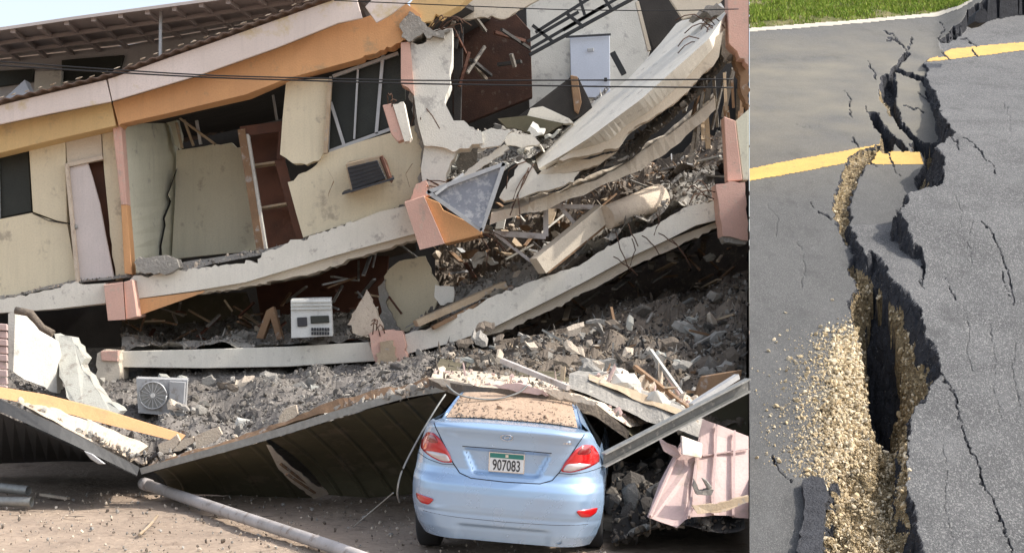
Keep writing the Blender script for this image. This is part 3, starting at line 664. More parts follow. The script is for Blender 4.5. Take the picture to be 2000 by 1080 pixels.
prism('ring_beam', [(800, 8), (815, -10), (925, -14), (900, 10), (860, 32), (826, 46), (812, 40)], M['yellow'], 21.75, .4, B, broken=[4, 5], amp=2, step=7)
prism('broken_beam_end', [(786, 40), (800, 22), (822, 36), (846, 60), (880, 58), (860, 74), (820, 70), (798, 82), (784, 72)], M['concrete'], 21.62, .5, B, broken='all', amp=3, step=6)
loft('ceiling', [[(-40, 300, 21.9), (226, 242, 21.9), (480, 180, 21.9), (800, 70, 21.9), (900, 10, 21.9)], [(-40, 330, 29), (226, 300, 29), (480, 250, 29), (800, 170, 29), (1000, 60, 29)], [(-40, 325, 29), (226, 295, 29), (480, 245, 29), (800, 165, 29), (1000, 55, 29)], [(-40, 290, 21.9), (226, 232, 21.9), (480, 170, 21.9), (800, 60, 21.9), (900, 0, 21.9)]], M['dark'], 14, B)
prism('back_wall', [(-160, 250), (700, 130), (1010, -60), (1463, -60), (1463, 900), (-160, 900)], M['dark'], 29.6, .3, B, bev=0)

# --- upper storey, left room
prism('wall', [(-40, 306), (0, 298), (56, 284), (57, 292), (-40, 305)], M['cream'], 22.1, .15, B)
wn1 = prism('window', [(-40, 306), (55, 293), (62, 413), (-40, 434)], M['glass'], 22.25, .05, B)
bar('window_frame', W(-5, 300, 22.2), W(-2, 426, 22.2), .05, .05, M['alu'], wn1)
prism('wall_panel', [(56, 285), (127, 272), (131, 435), (110, 431), (64, 414)], M['cream'], 22.08, .15, B)
prism('wall', [(-40, 436), (62, 416), (108, 433), (131, 437), (142, 500), (151, 551), (0, 584), (-40, 592)], M['cream'], 22.1, .15, B, broken=[1, 2], amp=.6, step=10)
prism('transom_panel', [(128, 271), (197, 256), (200, 312), (168, 318), (131, 324)], M['beige'], 22.1, .12, B)
dr = prism('door', [(133, 328), (171, 318), (180, 345), (195, 400), (208, 470), (223, 545), (150, 552), (141, 470)], M['door'], 22.05, .05, B)
prism('door_knob', [(143, 440), (149, 438), (151, 446), (145, 448)], M['steel'], 22.0, .05, dr)
bar('door_frame', W(131, 322, 22.0), W(153, 556, 22.0), .05, .08, M['tile'], B)
bar('door_frame', W(128, 324, 22.02), W(201, 308, 22.02), .05, .06, M['tile'], B)
prism('dark_doorway', [(172, 316), (200, 311), (228, 548), (222, 548), (195, 400)], M['brown'], 22.3, .1, B)
prism('wall', [(199, 256), (224, 250), (236, 350), (249, 541), (226, 548), (214, 440), (203, 330)], M['cream'], 22.12, .15, B, broken=[4], amp=1.5, step=12)
prism('post', [(219, 242), (236, 242), (247, 400), (241, 400)], M['pink'], 21.85, .25, B)
prism('post', [(241, 400), (247, 400), (258, 536), (243, 534), (236, 400)], M['orange'], 21.86, .25, B)
prism('post', [(219, 243), (227, 243), (242, 400), (236, 400)], M['pink'], 21.84, .22, B)
# return wall going back into the room and the plaster wall
loft('side_wall', [[(238, 246, 22.1), (243, 400, 22.1), (257, 540, 22.1)], [(332, 233, 24.2), (346, 300, 24.2), (344, 380, 24.2), (338, 498, 24.2)], [(336, 233, 24.4), (350, 300, 24.4), (348, 380, 24.4), (342, 498, 24.4)], [(242, 246, 22.3), (247, 400, 22.3), (261, 540, 22.3)]], M['pale'], 12, B)
prism('wall', [(345, 294), (400, 286), (452, 279), (462, 289), (479, 287), (508, 490), (430, 496), (335, 506), (342, 400)], M['palecream'], 24.0, .15, B, broken=[1, 2, 3], amp=1.2, step=9)
prism('wall_stub', [(322, 236), (344, 228), (352, 262), (350, 292), (340, 280), (336, 258)], M['pale'], 23.9, .2, B, broken='all', amp=1.5, step=8)
for a, b, w in (((352, 232), (420, 282), .10), ((360, 235), (378, 285), .06), ((384, 236), (392, 282), .05), ((530, 165), (541, 235), .04), ((345, 240), (356, 290), .06)):
    bar('ceiling_batten', W(*a, 23.6), W(*b, 23.6), w, .04, M['timber' if w > .05 else 'alu'], B)
loft('plaster_crack', [[(346, 330, 24.02), (330, 372, 24.0), (326, 380, 23.97), (333, 392, 23.98), (318, 425, 23.7), (322, 440, 23.75), (312, 480, 23.6), (308, 500, 23.55)], [(348, 330, 23.9), (333, 372, 23.75), (329, 380, 23.72), (336, 394, 23.8), (323, 428, 23.6), (325, 440, 23.6), (317, 480, 23.45), (318, 500, 23.45)]], M['dark'], 40, B, closed=False, jag=.004)
for o in (bpy.data.objects['plaster_crack'],):
    o.location.y -= .05
loft('plaster_crack', [[(64, 417, 22.06), (95, 430, 22.06), (131, 436, 22.06)], [(64, 419, 22.06), (95, 432.5, 22.06), (131, 438.5, 22.06)]], M['dark'], 20, B, closed=False, jag=.002)
for pts in ([(640, 330), (652, 352), (640, 380), (650, 412)], [(805, 320), (792, 340), (800, 366)]):
    loft('plaster_crack', [[(x, y, 21.97) for x, y in pts], [(x+.8, y+.3, 21.97) for x, y in pts]], M['brownl'], 18, B, closed=False, jag=.01)
# cupboard frame in the torn wall
cb = prism('cupboard', [(474, 256), (552, 247), (546, 312), (562, 372), (590, 466), (511, 490), (494, 370)], M['brown'], 23.2, .6, B)
for p, q, w in (((473, 254), (510, 490), .12), ((552, 247), (546, 312), .07), ((546, 312), (590, 468), .06), ((470, 258), (553, 247), .07)):
    bar('cupboard_frame', W(*p, 22.6), W(*q, 22.6), w, .16, M['brownl' if w == .12 else 'brown'], cb)
for p, q in (((497, 325), (545, 318)), ((508, 408), (568, 398))): bar('shelf', W(*p, 22.9), W(*q, 22.9), .3, .035, M['timber'], cb)
prism('cupboard_side', [(478, 262), (486, 262), (522, 486), (508, 489)], M['offw'], 22.55, .1, B)
# wall panel with shuttering lines, between openings
wp = prism('wall_panel', [(559, 158), (643, 154), (640, 200), (632, 298), (622, 314), (598, 322), (570, 318), (560, 310), (547, 302), (552, 230)], M['cream'], 22.0, .18, B, broken=[3, 4, 5, 6, 7], amp=1.5, step=7)
prism('wall', [(562, 356), (590, 338), (618, 322), (636, 300), (700, 278), (790, 252), (828, 240), (828, 320), (818, 372), (800, 402), (700, 430), (592, 464), (578, 415)], M['cream'], 22.1, .18, B, broken=[0, 1, 2, 6, 7], amp=1.5, step=9)
bar('trim', W(645, 156, 21.95), W(636, 300, 21.95), .06, .1, M['timber'], B)
# window range
wr = prism('window', [(646, 150), (700, 122), (785, 92), (792, 180), (792, 240), (700, 270), (640, 296)], M['glass'], 22.3, .05, B)
for p, q, w in (((646, 150), (640, 298), .04), ((748, 108), (735, 262), .05), ((700, 124), (692, 272), .03), ((638, 298), (792, 242), .05), ((650, 150), (778, 105), .07), ((646, 200), (672, 284), .02)):
    bar('window_frame', W(*p, 22.2), W(*q, 22.2), w, .05, M['alu'], wr)
# window air conditioner
ac = thing('window_air_conditioner', 'boxy window air conditioner jutting from the cream wall on a bracket', 'air conditioner', (-2.4, 21.8, 4.2))
loft('casing', [[(675, 322, 21.5), (740, 307, 21.3)], [(686, 378, 21.5), (758, 352, 21.3)], [(690, 372, 22.1), (762, 346, 22.1)], [(682, 316, 22.1), (748, 303, 22.1)]], M['timber'], 2, ac)
prism('front_grille', [(678, 327, 21.46), (737, 313, 21.26), (754, 349, 21.26), (689, 373, 21.46)], M['grille'], th=.03, parent=ac)
for i in range(6):
    t = (i+.5)/6; a = W(678+11*t, 327+46*t, 21.44); b = W(737+17*t, 313+36*t, 21.24); bar('louvre', a, b, .008, .008, M['black'], ac)
prism('side_vent', [(741, 306), (748, 304), (762, 345), (758, 351)], M['brown'], 21.28, .6, ac)
loft('bracket', [[(668, 377, 21.4), (770, 347, 21.2)], [(668, 381, 21.4), (770, 351, 21.2)], [(672, 377, 22.1), (768, 347, 22.1)], [(672, 373, 22.1), (768, 343, 22.1)]], M['grille'], 2, ac)

# the facade goes on to the left, beyond the frame
prism('fascia_board', [(-420, 290), (-41, 213), (-41, 251), (-420, 328)], M['fascia'], 21.4, .05, B)
prism('ring_beam', [(-420, 330), (-41, 252), (-41, 308), (-420, 385)], M['yellow'], 21.7, .4, B)
prism('wall', [(-420, 385), (-41, 306), (-41, 592), (-420, 640)], M['cream'], 22.1, .15, B)
prism('edge_beam', [(-420, 640), (-41, 592), (-41, 614), (-420, 662)], M['white'], 21.9, .35, B)
loft('roof_slope', [[(-420, 288, 21.3), (-42, 211, 21.3)], [(-420, 280, 29), (-42, 215, 29)]], M['roofsheet'], 2, B, closed=False)
# --- broken column and the gaping bay right of it
prism('column', [(783, 84), (800, 82), (804, 120), (809, 186), (798, 172), (783, 164)], M['pink'], 21.7, .4, B, broken=[3, 4], amp=2, step=6)
prism('column', [(801, 78), (815, 88), (826, 86), (840, 62), (868, 54), (884, 56), (882, 120), (880, 160), (868, 200), (886, 236), (906, 236), (942, 262), (944, 280), (898, 290), (890, 296), (850, 286), (828, 284), (816, 240), (808, 185)], M['offw'], 21.75, .5, B, broken=[0, 1, 2, 6, 7, 10, 11, 12, 13, 14, 15], amp=1.8, step=7)
prism('column', [(830, 280), (866, 290), (893, 292), (876, 330), (868, 368), (838, 374), (828, 380), (822, 330)], M['offw'], 21.85, .5, B, broken=[0, 1, 2, 3], amp=2, step=8)
prism('column_core', [(800, 180), (822, 200), (836, 300), (832, 385), (816, 380), (822, 300)], M['concrete'], 22.0, .4, B, broken='all', amp=3, step=8)
bc = thing('fallen_column_piece', 'broken block of column with one salmon face and one white face hanging by the window', 'broken column', (-1.8, 21.5, 4.8))
prism('column_face', [(747, 206), (765, 202), (790, 272), (777, 277), (764, 262)], M['pink'], 21.3, .25, bc)
prism('column_face', [(767, 204), (788, 199), (803, 268), (800, 275), (790, 277)], M['white'], 21.28, .28, bc, broken=[0], amp=2, step=6)
prism('interior_wall', [(882, 40), (1000, 20), (1036, 60), (1040, 190), (900, 245), (884, 220)], mat('dark_brown_panelling', (.075, .035, .022), (.04, .02, .015), 3, bump=.3, dirt=(.12, .09, .07), dirt_amt=.1), 25.5, .2, B)
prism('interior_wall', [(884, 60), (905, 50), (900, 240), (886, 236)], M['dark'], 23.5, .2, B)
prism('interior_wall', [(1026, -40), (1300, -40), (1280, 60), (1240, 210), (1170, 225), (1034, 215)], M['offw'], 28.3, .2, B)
fd = prism('door', [(1113, 72), (1191, 69), (1192, 192), (1116, 190)], M['bluewhite'], 28.2, .06, B)
prism('door_plaque', [(1147, 95), (1160, 94), (1160, 101), (1147, 101)], M['alu'], 28.13, .02, fd)
prism('door_handle', [(1180, 152), (1186, 152), (1186, 159), (1180, 159)], M['black'], 28.1, .06, fd)
bar('door_header', W(1105, 73, 28.1), W(1193, 68, 28.1), .03, .04, M['grille'], B)
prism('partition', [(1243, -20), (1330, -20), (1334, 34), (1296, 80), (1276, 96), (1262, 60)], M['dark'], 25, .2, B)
bar('partition_post', W(1244, 5, 24.8), W(1268, 100, 24.8), .12, .06, M['beige'], B)
prism('ceiling_board', [(1300, -14), (1425, -14), (1400, 12), (1372, 26), (1334, 38)], M['beige'], 23.4, .1, B)
prism('ceiling_board', [(890, 4), (930, -12), (1075, -12), (1040, 6), (994, 34), (930, 36), (880, 40)], M['beige'], 23.4, .1, B, broken=[3, 4, 5], amp=2, step=8)
wg = thing('window_grille', 'twisted black metal window grille hanging in the open upper bay', 'grille', (1, 24, 6))
for p, q, w in (((1034, 108), (1240, -4), .10), ((1030, 82), (1130, 24), .05), ((1032, 98), (1180, 12), .04), ((1046, 64), (1160, -8), .05), ((1100, 60), (1210, -5), .04),
                ((1040, 50), (1082, 84), .05), ((1108, 28), (1140, 54), .06), ((1178, -6), (1196, 22), .05), ((1130, -8), (1142, 30), .04)):
    bar('grille_bar', W(*p, 24.2), W(*q, 24.2), w, .05, M['black'], wg)
at(bar('steel_bar', W(1196, 103, 24.3), W(1219, 146, 24.3), .09, .09, M['black']), 'short black steel bar leaning in front of the pale room wall', 'steel bar')
tt = prism('overturned_cabinet', [(1006, 232), (1050, 200), (1118, 148), (1130, 152), (1150, 192), (1160, 218), (1100, 244)], M['dark'], 23.2, .8)
at(tt, 'overturned dark cabinet with a red brown edge lying in the open upper bay', 'cabinet')
prism('cabinet_edge', [(1114, 147), (1128, 150), (1136, 200), (1130, 222), (1122, 216)], M['brownl'], 23.1, .2, tt)
at(prism('plaster_board', [(1036, 212), (1060, 208), (1112, 232), (1120, 240), (1085, 238), (1030, 226)], M['white'], 22.9, .2, broken=[2, 3], amp=1.5), 'pale panel lying at the foot of the overturned cabinet', 'panel')
at(prism('fallen_board', [(972, 232), (1030, 226), (1100, 242), (1060, 266), (990, 250)], M['olive'], 22.8, .15, broken=[2, 3], amp=1.5), 'dark olive board wedged under the pale fallen panel', 'board')

# --- leaning floor slab that crosses the bay
up = [(1043, 300, 23.2), (1062, 283, 23.2), (1128, 227, 23.2), (1165, 195, 23.2), (1222, 160, 23.2), (1255, 125, 23.2), (1290, 85, 23.2), (1325, 42, 23.2), (1360, 35, 23.2), (1408, 6, 23.2)]
cr = [(1052, 330, 21.8), (1100, 302, 21.8), (1150, 270, 21.8), (1250, 196, 21.8), (1330, 125, 21.8), (1385, 76, 21.8), (1420, 24, 21.8)]
lo = [(1072, 346, 21.7), (1095, 330, 21.7), (1130, 310, 21.7), (1208, 292, 21.7), (1228, 262, 21.7), (1300, 215, 21.7), (1345, 178, 21.7), (1402, 112, 21.7), (1412, 60, 21.7)]
lb = [(1072, 340, 22.6), (1130, 304, 22.6), (1208, 284, 22.6), (1228, 254, 22.6), (1300, 207, 22.6), (1345, 170, 22.6), (1400, 104, 22.6), (1408, 50, 22.6)]
_a, _b, _c = W(1052, 330, 21.8), W(1420, 24, 21.8), W(1225, 150, 23.4); _n = (_b-_a).cross(_c-_a)
def onplane(line):
    out = []
    for p in line:
        ray = W(p[0], p[1], 1)-Vector((0, 0, CH)); out.append((p[0], p[1], _n.dot(_a-Vector((0, 0, CH)))/_n.dot(ray)))
    return out
sl_ = loft('leaning_slab', [onplane(up), onplane(cr), lo, lb], M['white'], 40, B)
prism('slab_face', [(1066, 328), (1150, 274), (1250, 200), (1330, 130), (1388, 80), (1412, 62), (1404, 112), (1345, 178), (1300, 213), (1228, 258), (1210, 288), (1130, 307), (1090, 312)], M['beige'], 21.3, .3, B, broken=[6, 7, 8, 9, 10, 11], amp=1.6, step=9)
prism('slab_fragment', [(975, 386), (996, 350), (1020, 310), (1036, 322), (1050, 342), (1100, 340), (1132, 335), (1120, 356), (1084, 368), (1050, 374), (1010, 388), (985, 393)], M['white'], 21.6, .3, B, broken='all', amp=1.6, step=9)
prism('slab_fragment', [(1040, 346), (1078, 322), (1140, 312), (1206, 296), (1170, 322), (1130, 334), (1096, 342), (1056, 352)], M['beige'], 21.66, .2, B, broken='all', amp=1.4, step=9)
prism('broken_slab_end', [(1352, 30), (1400, 6), (1420, 18), (1422, 60), (1440, 110), (1412, 122), (1406, 84), (1420, 30)], M['concrete'], 22.0, .5, B, broken='all', amp=3, step=7)
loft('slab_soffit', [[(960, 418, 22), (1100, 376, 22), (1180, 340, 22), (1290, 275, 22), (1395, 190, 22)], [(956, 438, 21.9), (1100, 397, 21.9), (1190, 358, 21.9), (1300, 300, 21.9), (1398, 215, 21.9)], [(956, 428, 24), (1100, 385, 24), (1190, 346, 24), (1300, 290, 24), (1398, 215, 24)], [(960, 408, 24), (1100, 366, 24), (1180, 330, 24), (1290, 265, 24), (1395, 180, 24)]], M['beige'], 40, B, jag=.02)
rubble('hanging_debris', [(1130, 345, 21.9), (1230, 300, 21.9), (1310, 240, 21.9), (1430, 110, 21.9)], [(1150, 310, 22.8), (1230, 275, 22.8), (1320, 190, 22.8), (1440, 60, 22.8)], [M['concreted'], M['dustb'], M['concrete']], 420, .14, None, B, nx=30, ny=6, mix=(4, 3, 4))
for i in range(26):
    x = random.uniform(1350, 1450); y = random.uniform(90, 260)
    bar('hanging_lath', W(x, y, 22+random.random()), W(min(x+random.uniform(-30, 10), 1455), y+random.uniform(40, 130), 22+random.random()), random.uniform(.03, .09), .03, random.choice([M['timber'], M['concreted'], M['brownl'], M['concrete']]), B)
prism('corner_column', [(1422, -14), (1462, -14), (1462, 128), (1440, 100), (1424, 84)], M['pink'], 21.5, .4, B, broken=[2, 3], amp=2, step=7)
prism('corner_column', [(1436, 100), (1462, 128), (1462, 215), (1448, 180)], M['brownl'], 21.8, .3, B, broken='all', amp=2, step=7)
prism('corner_column', [(1414, 228), (1436, 236), (1450, 352), (1421, 354)], M['pink'], 21.4, .3, B)
prism('corner_column', [(1437, 236), (1462, 214), (1462, 352), (1451, 352)], M['pale'], 21.42, .3, B)
prism('corner_beam_end', [(1398, 360), (1425, 354), (1455, 356), (1461, 470), (1412, 461), (1404, 400)], M['pink'], 21.2, .5, B, broken='all', amp=1.2, step=10)
prism('corner_beam_end', [(1411, 460), (1461, 470), (1455, 478), (1418, 474)], M['concrete'], 21.25, .4, B, broken='all', amp=2, step=7)
# broken roof timbers round the column head
for i in range(13):
    x = random.uniform(870, 1000); y = random.uniform(20, 130)
    bar('broken_batten', W(x, y, 22.4+random.random()*1.5), W(x+random.uniform(-40, 60), y+random.uniform(-20, 70), 22.6+random.random()*2), random.uniform(.03, .10), .05, random.choice([M['brown'], M['concreted'], M['dark'], M['dustb']]), B)

def rebar(x, y, d, n, spread, ang, ln):
    for i in range(n):
        a = ang+random.uniform(-.5, .5); l = ln*random.uniform(.6, 1.2); p = W(x+random.uniform(-spread, spread), y+random.uniform(-spread, spread), d)
        b = Vector((math.cos(a), random.uniform(-.5, 0), math.sin(a))); q = p+b*l*.5; e = q+b*l*.3+Vector((random.uniform(-.15, .15), -.05, -l*.35))
        tube('reinforcing_bar', [p, p.lerp(q, .5)+Vector((0, 0, .02)), q, q.lerp(e, .5)+Vector((0, 0, .03)), e], .009, M['rust'], B, k=5)
rebar(850, 62, 21.7, 7, 14, .3, .7); rebar(838, 360, 21.8, 5, 10, -.6, .7); rebar(1400, 70, 21.6, 9, 18, 2.6, .6); rebar(806, 190, 21.9, 4, 10, -1.2, .6)
rebar(760, 205, 21.3, 3, 6, 1.2, .3); rebar(938, 452, 21.6, 5, 8, -.5, .5); rebar(1215, 470, 21.7, 5, 40, -.9, .5); rebar(1300, 440, 21.7, 3, 30, -1, .4); rebar(1390, 385, 21.3, 4, 10, 2.6, .5)
rebar(740, 655, 21.4, 4, 14, 1.5, .4); rebar(1040, 330, 21.6, 5, 16, -2.4, .6)
# --- first-floor edge beams with salmon beam ends
prism('edge_beam', [(-40, 592), (0, 584), (100, 566), (146, 550), (160, 556), (206, 553), (206, 592), (100, 604), (0, 611), (-40, 614)], M['white'], 21.9, .35, B, broken=[0, 1, 2, 3], amp=1.6, step=8)
prism('edge_beam', [(254, 546), (270, 538), (290, 542), (330, 532), (400, 522), (468, 515), (480, 508), (504, 514), (512, 494), (545, 484), (575, 468), (592, 470), (620, 456), (690, 434), (740, 414), (794, 402), (812, 456), (700, 486), (620, 509), (480, 551), (380, 568), (262, 584)], M['white'], 21.9, .35, B, broken=list(range(13)), amp=1.8, step=6)
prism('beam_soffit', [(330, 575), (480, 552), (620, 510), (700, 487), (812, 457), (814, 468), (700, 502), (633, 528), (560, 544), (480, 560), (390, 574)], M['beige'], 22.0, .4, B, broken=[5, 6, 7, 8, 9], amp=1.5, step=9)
loft('floor_slab', [[(-60, 600, 22.3), (206, 572, 22.3), (480, 530, 22.3), (620, 488, 22.3), (812, 430, 22.3)], [(-60, 620, 22.3), (206, 588, 22.3), (480, 548, 22.3), (620, 506, 22.3), (812, 452, 22.3)], [(-60, 625, 29), (206, 590, 29), (480, 565, 29), (620, 540, 29), (812, 490, 29)], [(-60, 605, 29), (206, 570, 29), (480, 540, 29), (620, 520, 29), (812, 470, 29)]], M['concreted'], 20, B)
loft('beam_end', [[(203, 558, 21.6), (240, 552, 21.6)], [(211, 626, 21.6), (245, 624, 21.6)], [(211, 620, 22.6), (245, 618, 22.6)], [(203, 552, 22.6), (240, 547, 22.6)]], M['pink'], 3, B)
prism('beam_end', [(241, 551), (258, 546), (264, 584), (268, 618), (246, 624)], M['pink'], 21.65, .5, B)
loft('cross_beam', [[(264, 585, 21.9), (400, 568, 21.9)], [(246, 625, 21.9), (396, 572, 21.9)], [(250, 618, 25), (400, 566, 25)], [(268, 580, 25), (404, 562, 25)]], M['orange'], 6, B)
loft('beam_end', [[(790, 396, 21.3), (828, 384, 21.3)], [(820, 488, 21.3), (868, 476, 21.3)], [(824, 480, 22.3), (870, 468, 22.3)], [(794, 390, 22.3), (832, 378, 22.3)]], M['pink'], 3, B)
prism('beam_end', [(829, 384), (858, 396), (866, 410), (940, 446), (942, 458), (869, 476)], M['orange'], 21.4, .6, B)
prism('beam_chip', [(812, 360), (832, 352), (838, 380), (828, 386), (800, 396)], M['pink'], 21.6, .3, B, broken='all', amp=1.5, step=6)
rubble('edge_debris', [(-20, 590, 21.95), (140, 556, 21.95), (250, 545, 21.95), (340, 530, 21.95), (510, 500, 21.95), (600, 468, 21.95), (800, 402, 21.95)], [(-20, 578, 22.2), (140, 548, 22.2), (250, 535, 22.2), (340, 512, 22.2), (510, 488, 22.2), (600, 462, 22.2), (800, 396, 22.2)], [M['concrete'], M['tile'], M['concreted']], 520, .07, None, B, rough=.03, nx=60, ny=4)
o = prism('plaster_slab', [(262, 512), (290, 503), (325, 498), (345, 506), (350, 522), (330, 534), (300, 536), (268, 528)], M['concrete'], 21.75, .3, broken='all', amp=2.2, step=8)
at(o, 'dusty heap of broken floor slab at the foot of the cracked pale wall', 'broken slab')
# leaning window frame with dusty pane
wf = thing('fallen_window', 'fallen metal framed window with a dusty torn pane leaning over the salmon beam end', 'window', (-.9, 21, 3.6))
prism('pane', [(838, 377, 21.1), (984, 322, 21.1), (939, 447, 21.0)], M['dglass'], th=.02, parent=wf, bev=0)
for p, q in (((835, 376), (986, 320)), ((985, 319), (940, 452)), ((834, 374), (941, 450))): bar('frame', W(*p, 21.05), W(*q, 21.05), .06, .06, M['alu'], wf)
bar('frame', W(850, 380, 21.0), W(905, 340, 21.1), .04, .04, M['alu'], wf)
# upper-bay rubble
rubble('bay_rubble', [(838, 372, 22.0), (900, 352, 22), (960, 340, 22), (1010, 320, 22), (1050, 300, 22.4)], [(886, 290, 24.5), (940, 262, 24.5), (1000, 240, 24.8), (1110, 236, 25), (1200, 170, 25)], [M['concrete'], M['dust'], M['offw'], M['concreted']], 1800, .11, 'grey broken concrete heaped in the gaping upper bay', big=10, bigm=[M['offw'], M['concrete'], M['white']], biglabel='in the heap of the gaping upper bay', biggroup='chunks in the upper bay')
for q_, (pp, lab) in enumerate((([(930, 268), (960, 250), (1000, 255), (975, 285), (940, 290)], 'pale flat panel tilted left of the olive board in the upper bay'), ([(880, 360), (915, 330), (985, 282), (995, 290), (930, 335), (890, 372)], 'long pale board sloping down to the fallen window'), ([(985, 258), (1040, 262), (1055, 280), (1020, 290), (990, 285)], 'white slab fragment lying above the long pale board'), ([(905, 285), (935, 278), (930, 320), (900, 350), (890, 320)], 'brown grey slab fragment standing beside the broken white column'))):
    at(prism('plaster_board', pp, [M['offw'], M['offw'], M['white'], M['concreted']][q_], 21.8+.2*q_, .12, broken='all', amp=1.5, step=8), lab, 'panel')

# --- ground-floor slab edge and its salmon ends
prism('edge_beam', [(228, 686), (400, 682), (560, 677), (720, 668), (734, 705), (560, 716), (400, 719), (230, 717)], M['white'], 21.8, .35, B)
prism('edge_beam', [(780, 656), (840, 640), (905, 610), (960, 580), (1060, 542), (1130, 520), (1170, 492), (1210, 470), (1280, 440), (1335, 406), (1394, 392), (1402, 395), (1408, 428), (1360, 440), (1300, 470), (1225, 505), (1150, 546), (1060, 592), (960, 641), (880, 670), (790, 692)], M['white'], 21.8, .35, B, broken=list(range(10)), amp=1.4, step=9)
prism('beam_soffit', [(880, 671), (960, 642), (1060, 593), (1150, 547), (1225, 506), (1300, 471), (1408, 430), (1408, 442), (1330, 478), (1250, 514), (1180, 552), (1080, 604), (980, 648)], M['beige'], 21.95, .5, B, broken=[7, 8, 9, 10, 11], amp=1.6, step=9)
loft('floor_slab', [[(228, 690, 22.1), (720, 675, 22.1), (960, 595, 22.1), (1250, 480, 22.1), (1400, 410, 22.1)], [(228, 712, 22.1), (720, 700, 22.1), (960, 636, 22.1), (1250, 500, 22.1), (1400, 428, 22.1)], [(260, 690, 27), (720, 690, 27), (960, 640, 27), (1250, 520, 27), (1400, 450, 27)], [(260, 672, 27), (720, 670, 27), (960, 610, 27), (1250, 500, 27), (1400, 430, 27)]], M['concreted'], 26, B)
prism('beam_end', [(720, 652), (738, 645), (782, 646), (788, 655), (800, 740), (770, 744), (737, 746), (730, 700)], M['pink'], 21.4, .5, B, broken='all', amp=1.4, step=9)
prism('beam_end_break', [(742, 668), (768, 664), (776, 700), (770, 738), (745, 738), (738, 700)], M['timber'], 21.36, .1, B, broken='all', amp=2.6, step=7)
prism('beam_end', [(190, 690), (204, 682), (232, 684), (233, 740), (200, 752), (188, 742)], M['beige'], 21.6, .5, B, broken='all', amp=1.4, step=9)
prism('beam_end_face', [(196, 686), (231, 684), (230, 706), (198, 704)], M['pink'], 21.55, .1, B)

# crushed storey debris
MIXG = [M['concrete'], M['dust'], M['concreted'], M['dustb']]
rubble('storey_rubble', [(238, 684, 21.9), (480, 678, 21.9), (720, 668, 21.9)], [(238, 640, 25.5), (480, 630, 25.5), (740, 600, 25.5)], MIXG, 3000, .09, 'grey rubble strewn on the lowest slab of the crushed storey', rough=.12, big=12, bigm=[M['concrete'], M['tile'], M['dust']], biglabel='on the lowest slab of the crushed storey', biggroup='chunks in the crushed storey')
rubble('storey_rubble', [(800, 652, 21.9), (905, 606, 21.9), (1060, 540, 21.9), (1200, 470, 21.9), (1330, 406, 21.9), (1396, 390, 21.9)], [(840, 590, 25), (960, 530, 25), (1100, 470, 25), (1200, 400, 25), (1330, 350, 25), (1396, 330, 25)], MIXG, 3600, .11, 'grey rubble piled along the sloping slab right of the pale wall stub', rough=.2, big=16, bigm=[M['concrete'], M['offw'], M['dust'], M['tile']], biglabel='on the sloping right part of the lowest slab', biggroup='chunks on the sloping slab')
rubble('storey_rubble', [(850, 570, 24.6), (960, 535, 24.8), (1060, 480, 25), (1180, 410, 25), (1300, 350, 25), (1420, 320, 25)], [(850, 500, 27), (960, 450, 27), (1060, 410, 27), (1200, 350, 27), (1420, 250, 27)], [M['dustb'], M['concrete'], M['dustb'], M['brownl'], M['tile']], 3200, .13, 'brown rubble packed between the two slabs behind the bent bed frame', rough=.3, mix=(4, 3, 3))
for o_ in range(60):
    x = random.uniform(870, 1440); t = random.random(); y = (610-(x-870)*.42)-t*130; dd_ = 23+t*3
    bar('splintered_timber', W(x, y, dd_), W(min(x+random.uniform(-60, 60), 1455), y+random.uniform(-45, 30), dd_+random.random()*.6), random.choice([.02, .03, .05, .09, .16]), .03, random.choice([M['timber'], M['brownl'], M['concrete'], M['dustb'], M['alu'], M['offw']]), B)
for o_ in range(60):
    x = random.uniform(980, 1455); y = 655-(x-980)*.27-random.uniform(-10, 60)
    bar('splintered_timber', W(x, y, 22.5+random.random()*1.5), W(min(x+random.uniform(-50, 50), 1458), y+random.uniform(-40, 30), 23+random.random()), random.choice([.03, .05, .09]), .03, random.choice([M['timber'], M['brownl'], M['concrete'], M['dustb']]), B)
prism('back_partition', [(850, 540), (1000, 430), (1200, 350), (1462, 240), (1462, 560), (1200, 640), (980, 700), (850, 700)], M['dustb'], 28, .1, B, broken='all', amp=3)
prism('back_partition', [(236, 600), (400, 575), (480, 570), (520, 690), (240, 690)], M['olive'], 26, .1, B)
prism('back_partition', [(500, 560), (620, 540), (700, 500), (760, 500), (740, 690), (520, 690)], M['brown'], 26, .1, B)
prism('wall_stub', [(750, 540), (780, 510), (830, 500), (858, 560), (850, 600), (836, 640), (786, 646), (760, 640), (748, 600)], M['cream'], 23.2, .3, B, broken='all', amp=2, step=9)
prism('wall_stub', [(738, 560), (752, 545), (756, 600), (782, 650), (772, 656), (748, 640)], M['concrete'], 23.0, .3, B, broken='all', amp=2, step=8)
at(prism('plaster_triangle', [(716, 566), (732, 600), (748, 636), (742, 652), (700, 655), (678, 634), (694, 606)], M['tile'], 21.85, .15, broken='all', amp=1.4, step=8), 'triangular cream plaster piece standing right of the white appliance', 'plaster piece')
at(prism('plaster_piece', [(850, 556), (886, 560), (884, 590), (860, 596), (848, 580)], M['offw'], 22.4, .15, broken='all', amp=1.4, step=8), 'small pale block lying right of the cream wall stub', 'plaster piece')
